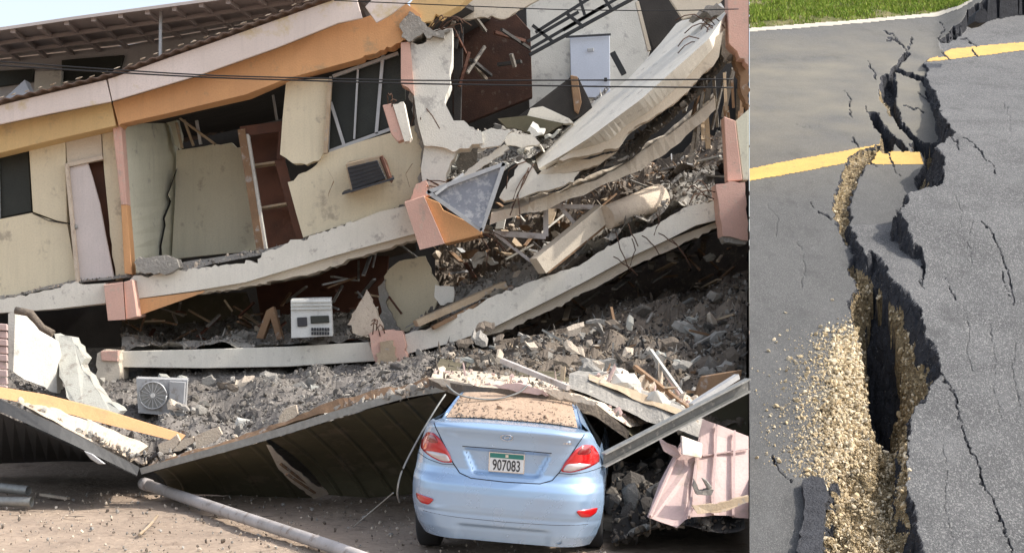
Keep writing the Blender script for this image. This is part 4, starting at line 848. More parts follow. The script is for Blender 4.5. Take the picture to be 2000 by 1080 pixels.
for k_, (p, q, w, h_, mt, lab, cat) in enumerate((((812, 632), (985, 556), .22, .10, 'timber', 'long pale timber board lying on the sloping slab beside the wall stub', 'board'),
    ((845, 640), (1000, 560), .10, .06, 'brownl', 'thin brown board lying under the long pale timber board', 'board'),
    ((1050, 520), (1178, 416), .26, .28, 'beige', 'thick beige beam with brown underside leaning on the sloping slab', 'beam'),
    ((1064, 528), (1186, 430), .12, .12, 'brownl', 'brown timber fixed under the thick leaning beige beam', 'timber'))):
    at(bar('fallen_beam' if cat == 'beam' else 'plank', W(*p, 21.7), W(*q, 22.2), w, h_, M[mt]), lab, cat)
fr_ = thing('bed_frame', 'bent pale tube bed frame tangled in the crushed storey left of the leaning beam', 'metal frame', (.6, 22.4, 3))
for p, q, w in (((965, 456), (1066, 462), .09), ((1066, 398), (1066, 462), .08), ((1066, 403), (1170, 405), .07), ((1092, 402), (1130, 445), .06), ((966, 456), (1052, 522), .05)):
    bar('frame_tube', W(*p, 22.3), W(*q, 22.3), w, w, M['pipe'], fr_)
at(tube('cardboard_roll', [W(1185, 425, 22.0), W(1290, 385, 22.6)], [.19, .22], M['tile'], k=14), 'beige rolled sheet lying on the rubble above the leaning beam', 'rolled sheet')
for o_ in range(40):
    x = random.uniform(560, 960); y = random.uniform(500, 640)
    bar('splintered_timber', W(x, y, 23+random.random()*1.5), W(x+random.uniform(-60, 60), y+random.uniform(-40, 40), 23+random.random()*2), random.uniform(.02, .07), .03, random.choice([M['timber'], M['brownl'], M['concrete'], M['brown'], M['alu']]), B)
for o_ in range(34):
    x = random.uniform(270, 560); y = random.uniform(600, 672)
    bar('splintered_timber', W(x, y, 23+random.random()*1.5), W(x+random.uniform(-50, 50), y+random.uniform(-35, 25), 23+random.random()), random.uniform(.02, .07), .03, random.choice([M['timber'], M['brownl'], M['concrete'], M['brown']]), B)
# upright furniture splinters (orange, left of appliance)
at(prism('broken_crate', [(500, 660), (520, 606), (534, 598), (552, 662), (540, 664), (528, 622), (514, 662)], M['brownl'], 22.3, .2), 'small broken reddish wooden trestle left of the white appliance', 'trestle')
# white appliance
ap = thing('white_appliance', 'white boxy appliance with dark panels standing on the lowest slab edge', 'appliance', (-3.1, 21.9, 1.9))
loft('body', [[(568, 586, 21.5), (646, 584, 21.5)], [(569, 660, 21.5), (650, 656, 21.5)], [(572, 655, 22.1), (652, 651, 22.1)], [(571, 582, 22.1), (648, 580, 22.1)]], M['plastic'], 3, ap)
for y in (590, 597, 604): bar('cover_ridge', W(568, y, 21.48), W(648, y-1, 21.48), .03, .012, M['plastic'], ap)
prism('vent_panel', [(580, 620), (599, 619), (600, 637), (581, 638)], M['grille'], 21.47, .04, ap)
prism('display_panel', [(606, 617), (642, 616), (643, 630), (607, 632)], M['glass'], 21.47, .04, ap)
for r_ in range(2):
    for c_ in range(7): prism('button', [(608+c_*5.2, 640+r_*8), (611.5+c_*5.2, 640+r_*8), (611.5+c_*5.2, 646+r_*8), (608+c_*5.2, 646+r_*8)], M['grille'], 21.47, .03, ap, bev=0)

# --- rubble slope below, behind the canopy
DG = [M['dust'], M['concrete'], M['dust'], M['concreted']]
rubble('rubble_slope', [(-60, 800, 17.5), (120, 840, 17.3), (290, 895, 17), (420, 870, 17), (560, 828, 16.5), (700, 785, 16), (840, 752, 15.5)], [(-60, 700, 22.5), (190, 735, 22.5), (400, 722, 22.8), (720, 715, 22.8), (900, 690, 23)], DG, 11000, .085, 'grey dusty rubble slope behind the collapsed canopy', rough=.16, nx=110, ny=26, big=60, bigm=[M['dust'], M['concrete'], M['dust'], M['offw']], biglabel='lying on the dusty slope behind the canopy', biggroup='chunks on the dusty slope')
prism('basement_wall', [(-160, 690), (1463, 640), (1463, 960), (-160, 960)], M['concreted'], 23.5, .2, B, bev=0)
rubble('rubble_slope', [(820, 745, 15.5), (1000, 762, 15), (1160, 785, 15), (1300, 800, 15.2), (1456, 815, 15.5)], [(860, 712, 22.5), (1000, 682, 22.8), (1180, 622, 23), (1320, 575, 23.2), (1460, 530, 23.4)], [M['dustb'], M['concreted'], M['dustb'], M['concrete'], M['dark']], 12000, .10, 'dark brown rubble slope between the lowest slab and the car', rough=.22, nx=90, ny=40, big=80, bigm=[M['concrete'], M['dustb'], M['tile'], M['concreted'], M['dustb']], biglabel='on the dark slope right of the salmon beam end', biggroup='chunks on the dark slope', mix=(5, 3, 3))  # brown tones darkened to put the overhang's shade into the colour
for i in range(70):
    x = random.uniform(900, 1420); t = random.random(); y = 765-t*(60+(x-900)*.25); d = 15.2+t*6.5
    mk_, ml_ = random.choice([('timber', 'pale timber batten'), ('steel', 'grey steel strip'), ('brownl', 'brown wooden batten'), ('concrete', 'dusty grey batten')])
    at(bar('batten', W(x, y, d), W(min(x+random.uniform(-60, 60), 1450), y-random.uniform(-10, 45), d+random.uniform(-.3, .6)), random.uniform(.02, .06), .03, M[mk_]), ml_+' sticking out of the '+('lower' if t < .5 else 'upper')+' dark rubble slope, '+('left' if x < 1160 else 'right')+' half', 'splintered batten', 'splinters on the dark rubble slope')
hb = [(968, 698, 20.4), (1060, 682, 20.8), (1180, 655, 21.2), (1320, 604, 21.8)]
for a, b in zip(hb, hb[1:]): pass
bt = thing('broken_joist', 'yellowish slotted joist buried along the dark rubble slope', 'joist', (1, 20, 1.8))
for a, b in zip(hb, hb[1:]): bar('joist_flange', W(*a), W(*b), .08, .045, M['timber' if a[0] > 1100 else 'dustb'], bt); bar('joist_flange', W(a[0]+4, a[1]-30, a[2]+.3), W(b[0], b[1]-26, b[2]+.3), .1, .05, M['dustb'], bt)
for i in range(15):
    p = lerpline(hb, (i+.3)/15); bar('joist_web', W(p[0], p[1], p[2]+.04), W(p[0]+5, p[1]-28, p[2]+.32), .16, .05, M['dustb'], bt)
def plates(label, grp, n, xr, yr, dfun, mats):
    for i in range(n):
        x = random.uniform(*xr); y = random.uniform(*yr); d = dfun(x, y); w = random.uniform(14, 46); hgt = random.uniform(7, 20); a = random.uniform(-.7, .5)
        pts = []
        for q in range(random.choice([4, 5, 6])):
            t = 6.283*q/5+random.uniform(-.35, .35); u, v = math.cos(t)*w/2, math.sin(t)*hgt/2
            pts.append((min(x+u*math.cos(a)-v*math.sin(a), 1458), y+u*math.sin(a)+v*math.cos(a)))
        mk = random.choice(mats); tone = {'offw': 'off-white', 'tile': 'beige', 'concrete': 'grey', 'dustb': 'brown', 'sidegrey': 'dull grey', 'beige': 'cream', 'brownl': 'reddish brown', 'pink': 'salmon'}[mk]
        o = prism('broken_plate', pts, M[mk], d, .1, broken='all', amp=1.9, step=6, back=(random.uniform(-.1, .05), random.uniform(.03, .10), random.uniform(-.02, .10)))
        at(o, tone+' broken wall plate '+label+(', large' if w > 30 else ', small'), 'broken plate', grp)
plates('on the dark slope under the right slab', 'plates on the dark slope', 40, (900, 1440), (625, 735), lambda x, y: 15.3+(750-y)/150*6-.4, ['concrete', 'tile', 'dustb', 'dustb', 'sidegrey', 'dustb', 'brownl', 'concrete'])
plates('on the dusty slope above the canopy', 'plates on the dusty slope', 22, (200, 800), (740, 800), lambda x, y: 17.4+(830-y)/110*4.2, ['concrete', 'sidegrey', 'concrete', 'dustb', 'tile'])
plates('wedged between the two slabs on the right', 'plates between the slabs', 30, (900, 1400), (420, 520), lambda x, y: 23.2+random.random(), ['concrete', 'offw', 'dustb', 'sidegrey', 'beige', 'brownl'])
plates('in the gaping upper bay', 'plates in the upper bay', 12, (880, 1080), (245, 330), lambda x, y: 22.2+random.random()*.8, ['concrete', 'offw', 'sidegrey', 'beige'])
# pale wall pieces at far left
o = prism('fallen_wall', [(16, 612, 18.6), (30, 608, 18.6), (62, 640, 18.8), (104, 668, 19), (108, 700, 19), (112, 768, 19), (70, 752, 18.8), (40, 735, 18.6), (16, 720, 18.6)], M['offw'], th=.25, broken=[5, 6, 7], amp=1.5, step=9); at(o, 'large pale wall slab standing tilted at the far left', 'wall slab')
o = prism('fallen_wall', [(x, y, 19.6-(y-652)*.0085) for x, y in ((106, 652), (140, 658), (166, 700), (158, 712), (180, 745), (200, 778), (236, 802), (222, 818), (176, 806), (130, 775), (116, 720))], M['sidegrey'], th=.3, broken='all', amp=1.8, step=10); at(o, 'bent pale plaster slab sliding down right of the large tilted wall slab', 'wall slab')
cl = thing('metal_cladding', 'pinkish ribbed cladding strip at the far left edge', 'cladding', (-6.6, 18.5, 0))
for i in range(9): prism('slat', [(-50, 628+i*15), (13, 633+i*15), (14, 646+i*15), (-50, 641+i*15)], M['pinksheet'], 18.3+.03*(i % 2), .05, cl)
at(tube('bent_pipe', [W(30, 606, 18.4), W(60, 612, 18.4), (W(82, 640, 18.4)), W(104, 652, 18.4)], .05, M['dustb'], k=8), 'short dusty pipe bent over the top of the tilted wall slab', 'pipe')
# outdoor condenser
cd = thing('air_conditioner_condenser', 'pale grey outdoor air conditioner condenser standing on the dusty slope', 'condenser', (-5.2, 20.5, 1))
loft('casing', [[(266, 739, 18.8), (366, 742, 18.8)], [(270, 806, 18.8), (360, 814, 18.8)], [(272, 800, 19.4), (364, 808, 19.4)], [(270, 735, 19.4), (368, 738, 19.4)]], M['condenser'], 3, cd)
c0 = W(299, 772, 18.77)
tube('fan_ring', [c0+Vector((.18*math.cos(a), -.01, .18*math.sin(a))) for a in np.linspace(0, 6.283, 25)], .012, M['alu'], cd, k=6)
vs = [c0+Vector((.175*math.cos(a), 0, .175*math.sin(a))) for a in np.linspace(0, 6.283, 25)[:-1]]
link('fan_opening', vs, [list(range(24))], M['steel'], cd)
for i in range(8): a = i*math.pi/8; bar('fan_guard', c0+Vector((.17*math.cos(a), -.02, .17*math.sin(a))), c0-Vector((.17*math.cos(a), .02, .17*math.sin(a))), .008, .008, M['alu'], cd)
o = tube('fan_hub', [c0+Vector((0, -.03, 0)), c0+Vector((0, .0, 0))], .03, M['plastic'], cd)
prism('side_panel', [(330, 744), (362, 746), (358, 806), (330, 802)], M['condenser'], 18.76, .04, cd)
# orange beam + render fragments caught in the valley of the canopy
o = loft('fallen_beam', [[(-40, 752, 17.2), (0, 757, 17.2), (90, 772, 17.2), (200, 800, 17.1), (362, 850, 17)], [(-40, 770, 17), (0, 777, 17), (90, 796, 17), (200, 826, 16.95), (350, 863, 16.9)], [(-40, 770, 17.4), (0, 777, 17.4), (90, 796, 17.4), (200, 826, 17.3), (350, 863, 17.2)], [(-40, 750, 17.5), (0, 755, 17.5), (90, 770, 17.5), (200, 798, 17.4), (362, 848, 17.3)]], M['orange'], 14); at(o, 'long orange painted beam fallen across the rubble at lower left', 'beam')
fl = loft('render_slab', [[(36, 782, 16.6), (120, 800, 16.6), (200, 834, 16.6), (290, 868, 16.6)], [(60, 800, 16.2), (130, 838, 16.2), (200, 874, 16.2), (255, 900, 16.2)], [(60, 806, 16.3), (130, 844, 16.3), (200, 880, 16.3), (255, 905, 16.3)], [(36, 788, 16.8), (120, 806, 16.8), (200, 840, 16.8), (290, 874, 16.8)]], M['tile'], 30, jag=.015); at(fl, 'long strip of broken beige render lying along the black gutter', 'render slab')
frs = [([(308, 868), (332, 858), (345, 848), (352, 862), (330, 884), (312, 886)], 'left'), ([(350, 862), (376, 852), (380, 862), (352, 880), (336, 882)], 'middle'), ([(380, 852), (426, 833), (434, 848), (420, 862), (384, 876)], 'right'), ([(546, 812), (556, 798), (578, 791), (582, 808), (560, 826), (542, 830)], 'single')]
for (pp, w_) in frs:
    at(prism('tile_fragment', pp, M['tile'], 16.2, .06, broken='all', amp=.7, step=9), {'left': 'cream tile fragment lowest in the canopy valley, leftmost of three', 'middle': 'cream tile fragment between two others in the canopy valley', 'right': 'largest cream tile fragment in the canopy valley, rightmost of three', 'single': 'single cream tile fragment standing alone on the canopy edge'}[w_], 'tile fragment')
it = []
for i in range(260):
    t = random.random(); p = lerpline([(40, 790, 16.4), (160, 850, 16.3), (290, 905, 16.1), (420, 880, 16.0), (840, 755, 13.9)], t)
    it.append((W(p[0]+random.gauss(0, 6), p[1]+random.gauss(-3, 4), p[2]), random.uniform(.04, .15), rot(), random.choice(LUMPS+SLABS), random.randrange(2)))
tag(merged('render_crumbs', it, [M['tile'], M['concrete']]), 'beige crumbs of render lying along the canopy edge', 'rubble', kind='stuff')

# --- collapsed metal canopy
CN = thing('collapsed_canopy', 'collapsed metal canopy folded into a valley beside the blue car', 'canopy', (-3, 16, 0))
loft('gutter', [[(-60, 756, 15.3), (0, 780, 15.4), (130, 838, 15.6), (272, 913, 15.8)], [(-60, 778, 15.1), (0, 803, 15.2), (130, 862, 15.5), (268, 928, 15.75)], [(-60, 778, 15.5), (0, 803, 15.6), (130, 862, 15.8), (268, 928, 15.9)], [(-60, 754, 15.6), (0, 778, 15.7), (130, 836, 15.9), (272, 911, 16)]], M['black'], 16, CN)
loft('canopy_sheet', [[(-60, 780, 15.6), (0, 806, 15.7), (130, 866, 15.9), (268, 930, 16)], [(-60, 925, 19), (0, 905, 19), (130, 900, 19), (268, 905, 18.5)]], M['black'], 16, CN, closed=False)  # black colour of this sheet stands in for the shade beneath the canopy
prism('loose_flashing', [(163, 880), (180, 886), (206, 906), (192, 906), (176, 896)], M['alu'], 15.5, .03, CN)
top = [(272, 914, 15.8), (380, 884, 15.6), (480, 856, 15.3), (590, 822, 14.9), (700, 788, 14.5), (800, 762, 14.1), (872, 752, 13.8)]
bot = [(276, 926, 15.8), (380, 898, 15.6), (480, 871, 15.3), (590, 838, 14.9), (700, 803, 14.5), (800, 775, 14.1), (872, 764, 13.8)]
loft('flashing', [top, bot, [(p[0], p[1], p[2]+.06) for p in bot], [(p[0], p[1], p[2]+.06) for p in top]], M['steel'], 24, CN)
loft('ridge_strip', [[(290, 905, 16), (480, 846, 15.5), (590, 808, 15), (700, 770, 14.7), (840, 738, 14.2)], [(290, 912, 15.9), (480, 855, 15.35), (590, 820, 14.95), (700, 786, 14.55), (840, 756, 14)], [(290, 912, 16.1), (480, 855, 15.6), (590, 820, 15.2), (700, 786, 14.8), (840, 756, 14.3)]], M['brownl'], 50, CN, jag=.015)
def ribbed(name, A, Bl, n, ribs, m, parent, amp=.05, ny=10, bulge=0, backoff=.03):
    a = [W(*p) for p in resample(A, n)]; b = [W(*p) for p in resample(Bl, n)]; vs = []
    for i in range(n):
        s = i/(n-1); ph = (s*ribs) % 1; k = amp*max(0, 1-abs(ph-.5)/.09)**.5
        for j in range(ny):
            t = j/(ny-1); p = a[i].lerp(b[i], t); vs.append(p+Vector((0, -k+bulge*math.sin(math.pi*t), 0)))
    nn = len(vs); fs = [[i*ny+j, (i+1)*ny+j, (i+1)*ny+j+1, i*ny+j+1] for i in range(n-1) for j in range(ny-1)]
    vs += [v+Vector((0, .02, .0)) for v in vs]; fs += [[q+nn for q in f[::-1]] for f in fs]
    return link(name, vs, fs, m, parent)
ribbed('canopy_sheet', [(300, 921, 15.8), (400, 893, 15.6), (519, 861, 15.2)], [(330, 962, 16.9), (470, 968, 16.9), (612, 973, 16.7)], 90, 4, M['olive'], CN, bulge=.15)
ribbed('canopy_sheet', [(528, 858, 15.2), (620, 830, 14.9), (720, 799, 14.5), (872, 764, 13.8), (960, 762, 13.7)], [(640, 966, 16.6), (720, 972, 16.6), (800, 965, 16.4), (930, 940, 16), (1100, 900, 16)], 220, 9, M['olive'], CN, bulge=.35)
prism('gap_light_sheet', [(521, 868, 15.1), (560, 902, 15.5), (600, 935, 15.85), (642, 964, 16.2), (612, 974, 16.2), (570, 942, 15.8), (544, 916, 15.5)], M['tile'], th=.03, parent=CN, broken=[0, 1, 2, 4, 5], amp=1.6, step=8)  # pale sheet whose colour stands in for the sunlit debris behind the gap
for a_, b_ in (((548, 905), (600, 945)), ((560, 925), (615, 962))): bar('torn_batten', W(*a_, 15.45), W(*b_, 15.95), .03, .02, M['brownl'], CN)
ribbed('canopy_sheet', [(838, 744, 13.8), (900, 756, 13.3), (1000, 764, 13.0), (1090, 776, 13.0), (1160, 792, 13.1), (1240, 856, 13.3)], [(860, 700, 18), (900, 705, 18), (1000, 712, 18), (1090, 716, 18), (1160, 720, 18), (1300, 760, 17)], 120, 10, M['olive'], CN)
loft('canopy_edge', [[(838, 740, 13.7), (900, 752, 13.2), (1000, 760, 12.95), (1090, 770, 12.95), (1160, 786, 13.0), (1230, 842, 13.2)], [(838, 750, 13.7), (900, 774, 13.2), (1000, 786, 12.9), (1090, 796, 12.9), (1160, 812, 13.0), (1226, 858, 13.2)], [(838, 750, 13.8), (900, 774, 13.3), (1000, 786, 13.05), (1090, 796, 13.05), (1160, 812, 13.2), (1226, 858, 13.3)]], M['dustb'], 40, CN, jag=.006)
rubble('render_crumbs', [(838, 742, 13.75), (1000, 760, 13.0), (1160, 784, 13.1), (1230, 835, 13.3)], [(860, 722, 15.5), (1000, 735, 15), (1160, 750, 15), (1330, 800, 15)], [M['tile'], M['pinksheet'], M['concrete'], M['dustb']], 420, .09, 'beige and pink render crumbs on the canopy edge above the car', rough=.03, nx=50, ny=8, mix=(3, 5, 2))
for k_, (pp, mt, lab) in enumerate((([(836, 738, 13.5), (880, 741, 13.4), (925, 752, 13.2), (918, 757, 13.2), (870, 756, 13.4)], 'tile', 'flat pale fragment at the left tip of the canopy edge over the car'),
    ([(960, 752, 12.9), (1010, 748, 12.9), (1050, 758, 12.9), (1075, 772, 12.9), (1010, 766, 12.9)], 'pinksheet', 'pinkish shred of sheet hanging over the rear window of the car'),
    ([(1060, 758, 12.85), (1110, 766, 12.85), (1165, 786, 12.85), (1160, 792, 12.85), (1120, 784, 12.85), (1085, 776, 12.85)], 'tile', 'torn beige strip hanging over the right of the rear window'))):
    at(prism('sheet_fragment', pp, M[mt], th=.04, broken='all', amp=1.2, step=8), lab, 'sheet fragment')
# concrete beam and timber on top, right of the car
cbm = loft('fallen_beam', [[(1112, 732, 14), (1150, 738, 13.9), (1230, 772, 13.7), (1300, 800, 13.5), (1366, 830, 13.3)], [(1110, 760, 13.7), (1150, 772, 13.6), (1230, 808, 13.4), (1300, 832, 13.2), (1372, 862, 13.1)], [(1110, 760, 14.1), (1150, 772, 14), (1230, 808, 13.8), (1300, 832, 13.6), (1372, 862, 13.5)], [(1130, 726, 14.6), (1180, 730, 14.5), (1260, 764, 14.2), (1320, 790, 14), (1380, 822, 13.8)]], M['concrete'], 30, jag=.012); at(cbm, 'heavy grey concrete beam lying over the car canopy on the right', 'beam')
at(loft('plank', [[(1150, 730, 14), (1240, 762, 13.8), (1340, 808, 13.5)], [(1150, 742, 13.8), (1240, 778, 13.6), (1335, 818, 13.3)], [(1150, 742, 14.1), (1240, 778, 13.9), (1335, 818, 13.6)]], M['timber'], 14, jag=.01), 'yellowish timber plank lying on the heavy grey beam', 'plank')
rubble('render_heap', [(1160, 745, 13.9), (1260, 785, 13.7), (1350, 825, 13.4)], [(1180, 722, 15), (1280, 750, 15), (1360, 780, 14.6)], [M['tile'], M['offw'], M['timber'], M['brownl'], M['pinksheet']], 420, .12, 'pale splintered rubble heaped behind the heavy grey beam', rough=.08, nx=30, ny=8, mix=(3, 4, 4), big=10, bigm=[M['tile'], M['offw']], biglabel='behind the heavy grey beam', biggroup='pale pieces behind the beam')
at(bar('steel_rod', W(980, 704, 14.3), W(1110, 757, 13.6), .05, .05, M['pipe']), 'long pale rod sticking up left from the heavy grey beam', 'rod')
at(bar('steel_rod', W(1270, 684, 15), W(1335, 775, 14.6), .04, .04, M['steel']), 'thin rusty rod leaning left above the pale splintered rubble', 'rod')
at(bar('steel_rod', W(1240, 716, 14.8), W(1348, 800, 14.2), .05, .04, M['brownl']), 'brown batten slanting down across the pale splintered rubble', 'batten')
at(bar('aluminium_bar', W(1350, 792, 13.6), W(1440, 735, 14), .06, .05, M['alu']), 'bright aluminium bar lying just above the long grey channel', 'bar')
chn = mat('dark_dusty_steel_channel', (.17, .17, .16), (.12, .12, .115), 9, rough=.7, bump=.2, dirt=(.3, .28, .25), dirt_amt=.2)
stl = thing('steel_channel', 'long grey steel channel leaning from the car to the right', 'steel beam', (1.5, 12.6, .9))
loft('web', [[(1178, 888, 12.4), (1462, 742, 13.0)], [(1178, 912, 12.4), (1462, 764, 13.0)], [(1182, 912, 12.46), (1462, 764, 13.06)], [(1182, 888, 12.46), (1462, 742, 13.06)]], chn, 3, stl)
for dy in (0, 25):
    a = W(1178, 886+dy, 12.36); b = W(1461, 740+dy*.95, 12.96); bar('flange', a, b, .09, .014, M['steel'], stl)
o = prism('cladding_sheet', [(1318, 772), (1462, 745), (1462, 900), (1330, 860)], M['olive'], 15.5, .1); at(o, 'dark greenish panel standing behind the long grey channel', 'panel')
o = prism('cladding_sheet', [(1370, 735), (1450, 722), (1440, 770), (1350, 790)], M['brownl'], 15.2, .1); at(o, 'reddish brown panel leaning above the bright aluminium bar', 'panel')
# pink sheets
def sheet(poly, m, name, lab, parent=None, th=.03, br=None):
    o = prism(name, poly, m, th=th, broken=br, amp=1.2, step=9, parent=parent)
    if parent is None: at(o, lab, 'roof sheet')
    return o
ps = thing('pink_roof_sheet', 'torn dusty pink roof sheet slumped on the ground right of the car', 'roof sheet', (2, 12.8, 0))
sheet([(1372, 818, 13), (1400, 828, 13), (1462, 852, 13), (1462, 1012, 12.3), (1405, 1006, 12.3), (1345, 1010, 12.25), (1352, 940, 12.6), (1360, 880, 12.8)], M['pinksheet'], 'sheet_panel', '', ps, br=[3, 4])
sheet([(1330, 862, 12.9), (1368, 884, 12.8), (1356, 940, 12.6), (1344, 1012, 12.2), (1322, 1030, 12.15), (1266, 1010, 12.2), (1290, 940, 12.6)], M['pinksheet'], 'sheet_panel', '', ps, br=[3, 4])
for (p, q) in (((1333, 866, 12.86), (1270, 1008, 12.16)), ((1362, 884, 12.76), (1346, 1010, 12.16)), ((1400, 830, 12.96), (1392, 1004, 12.26)), ((1435, 842, 12.96), (1432, 1008, 12.26))):
    bar('standing_seam', W(*p), W(*q), .02, .03, M['pinksheet'], ps)
bar('lap_joint', W(1372, 890, 12.72), W(1462, 876, 12.85), .03, .01, M['pinksheet'], ps)
at(prism('sheet_fragment', [(1330, 850, 12.7), (1372, 866, 12.7), (1370, 895, 12.6), (1332, 888, 12.6)], M['fascia'], th=.05), 'pale square panel under the grey channel on the pink sheet', 'panel')
at(prism('sheet_fragment', [(1286, 855, 12.8), (1320, 872, 12.7), (1330, 890, 12.7), (1322, 896, 12.7), (1296, 880, 12.7)], M['pinksheet'], th=.04, broken='all', amp=1), 'curled pink shred below the grey channel right of the car', 'sheet fragment')
cc = thing('concrete_spacer', 'small forked grey concrete lump resting on the pink sheet', 'concrete lump', (1.75, 12.3, .5))
prism('lump_arm', [(1356, 936), (1366, 958), (1394, 956), (1390, 966), (1362, 966), (1354, 950)], M['concrete'], 12.2, .12, cc, broken='all', amp=.8, step=6)
prism('lump_arm', [(1372, 934), (1380, 936), (1392, 952), (1384, 956)], M['concrete'], 12.2, .12, cc)
at(prism('sheet_fragment', [(1352, 986, 12.1), (1400, 984, 12.1), (1462, 968, 12.2), (1462, 980, 12.2), (1410, 1000, 12.1), (1362, 1003, 12.05)], M['timber'], th=.05, broken='all', amp=1), 'torn yellowish strip along the foot of the pink sheet', 'sheet fragment')
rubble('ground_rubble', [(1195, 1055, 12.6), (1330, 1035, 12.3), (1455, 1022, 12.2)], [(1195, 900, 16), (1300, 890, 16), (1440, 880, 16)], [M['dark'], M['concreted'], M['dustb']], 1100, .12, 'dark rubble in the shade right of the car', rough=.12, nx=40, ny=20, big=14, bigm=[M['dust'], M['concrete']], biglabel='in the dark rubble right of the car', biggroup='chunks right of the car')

# --- pipes, sticks and wires
def gz(px, d): return ((px-1000)*d/F)
pp_ = thing('fallen_pole', 'long dirty white pole lying on the dirt from the valley toward the camera', 'pole', (-3, 13.5, 0))
tube('pole_shaft', [Vector((gz(285, 16.9), 16.9, .12)), Vector((gz(460, 14.3), 14.3, .10)), Vector((gz(650, 12.4), 12.4, .07)), Vector((gz(760, 11.4), 11.4, .06))], [.066, .062, .058, .055], M['pipe'], pp_, k=18)
tube('pole_collar', [Vector((gz(281, 16.97), 16.97, .122)), Vector((gz(292, 16.78), 16.78, .12))], .076, M['pipe'], pp_, k=18)
at(tube('metal_bar', [Vector((gz(340, 16.4), 16.4, .03)), Vector((gz(500, 14.6), 14.6, .03)), Vector((gz(660, 12.75), 12.75, .03))], .014, M['black'], k=6), 'thin dark bar lying along the far side of the long white pole', 'bar')
at(tube('steel_pipe', [Vector((gz(-60, 16.2), 16.2, .2)), Vector((gz(56, 15.9), 15.9, .16))], .055, M['steel'], k=14, cap=False), 'upper of two short steel pipes lying at the left edge', 'pipe')
at(tube('steel_pipe', [Vector((gz(-60, 15.7), 15.7, .07)), Vector((gz(62, 15.6), 15.6, .07))], .055, M['steel'], k=14, cap=False), 'lower of two short steel pipes lying at the left edge', 'pipe')
at(tube('stick', [Vector((gz(307, 14.6), 14.6, .05)), Vector((gz(292, 13.9), 13.9, .05)), Vector((gz(272, 13.5), 13.5, .015))], .016, M['timber'], k=6), 'thin pale stick standing slanted in the dirt near the pole end', 'stick')
at(bar('timber_offcut', W(80, 965, 16.6), W(134, 973, 16.4), .05, .03, M['tile']), 'short pale offcut lying on the dirt below the steel pipes', 'offcut')
it = []
for i in range(2200):
    d = random.uniform(12.3, 17.2); x = random.uniform(gz(-40, d), gz(1180, d)); s = random.choice([.012, .02, .02, .03, .05])*random.uniform(.6, 1.3)
    it.append((Vector((x, d, s*.1)), s, rot(), random.choice(LUMPS+SPLINT), random.randrange(3)))
tag(merged('ground_litter', it, [M['dustb'], M['tile'], M['concrete']]), 'crumbs and splinters scattered over the dusty ground', 'litter', kind='stuff')
for i, (x, y) in enumerate(((150, 1010), (300, 1030), (520, 1010), (700, 1030), (420, 1010), (90, 1025), (610, 985), (760, 1010), (240, 960), (380, 955))):
    d = CH*F/(y-HY); lump_obj('leaf_litter', Vector((gz(x, d), d, .012)), (random.uniform(.12, .3), .08, .03), (0, 0, random.uniform(-.5, .5)), SLABS[i % 8], M['dustb'], 'flat brown scrap lying on the dusty ground', 'scrap', 'scraps on the dusty ground')
def wire(pts, r, lab):
    path = []; n = 40
    for i in range(n):
        t = i/(n-1); path.append(W(*lerpline(pts, t)))
    path = [sum((path[max(0, min(n-1, i+k))] for k in (-2, -1, 0, 1, 2)), Vector())/5 for i in range(n)]
    at(tube('overhead_wire', path, r, M['wire'], k=6), lab, 'wire')
wire([(-40, 118, 15), (150, 132, 15), (400, 148, 15), (800, 158, 15), (1200, 157, 15), (1455, 155, 15)], .008, 'upper black wire crossing in front of the whole building')
wire([(-40, 126, 15.2), (150, 138, 15.2), (400, 152, 15.2), (800, 164, 15.2), (1200, 170, 15.2), (1455, 172, 15.2)], .009, 'lower black wire crossing in front of the whole building')
wire([(640, 1, 15.4), (900, 12, 15.4), (1100, 20, 15.4), (1300, 22, 15.4), (1455, 18, 15.4)], .006, 'thin wire crossing just below the top of the picture')
def cable(pts, r, lab):
    P = [W(*p) for p in pts]; out = []
    for i in range(len(P)-1):
        a, b, c, d = P[max(i-1, 0)], P[i], P[i+1], P[min(i+2, len(P)-1)]
        for k in range(8):
            t = k/8; out.append(.5*((2*b)+(c-a)*t+(2*a-5*b+4*c-d)*t*t+(3*b-a-3*c+d)*t**3))
    at(tube('dangling_cable', out+[P[-1]], r, M['steel'], k=6), lab, 'cable')
cable([(870, 770, 12.7), (850, 800, 12.6), (815, 860, 12.5), (785, 920, 12.4), (776, 960, 12.4), (780, 980, 12.6)], .008, 'grey cable hanging from the canopy left of the car')
cable([(768, 962, 12.6), (735, 990, 13), (700, 1020, 13.2), (690, 1030, 13.8)], .006, 'thin cable trailing on the dirt left of the car')
cable([(872, 752, 12.9), (900, 772, 12.8), (960, 780, 12.8), (1010, 768, 12.85), (1030, 752, 12.9)], .009, 'grey cable looped under the canopy edge over the rear window')
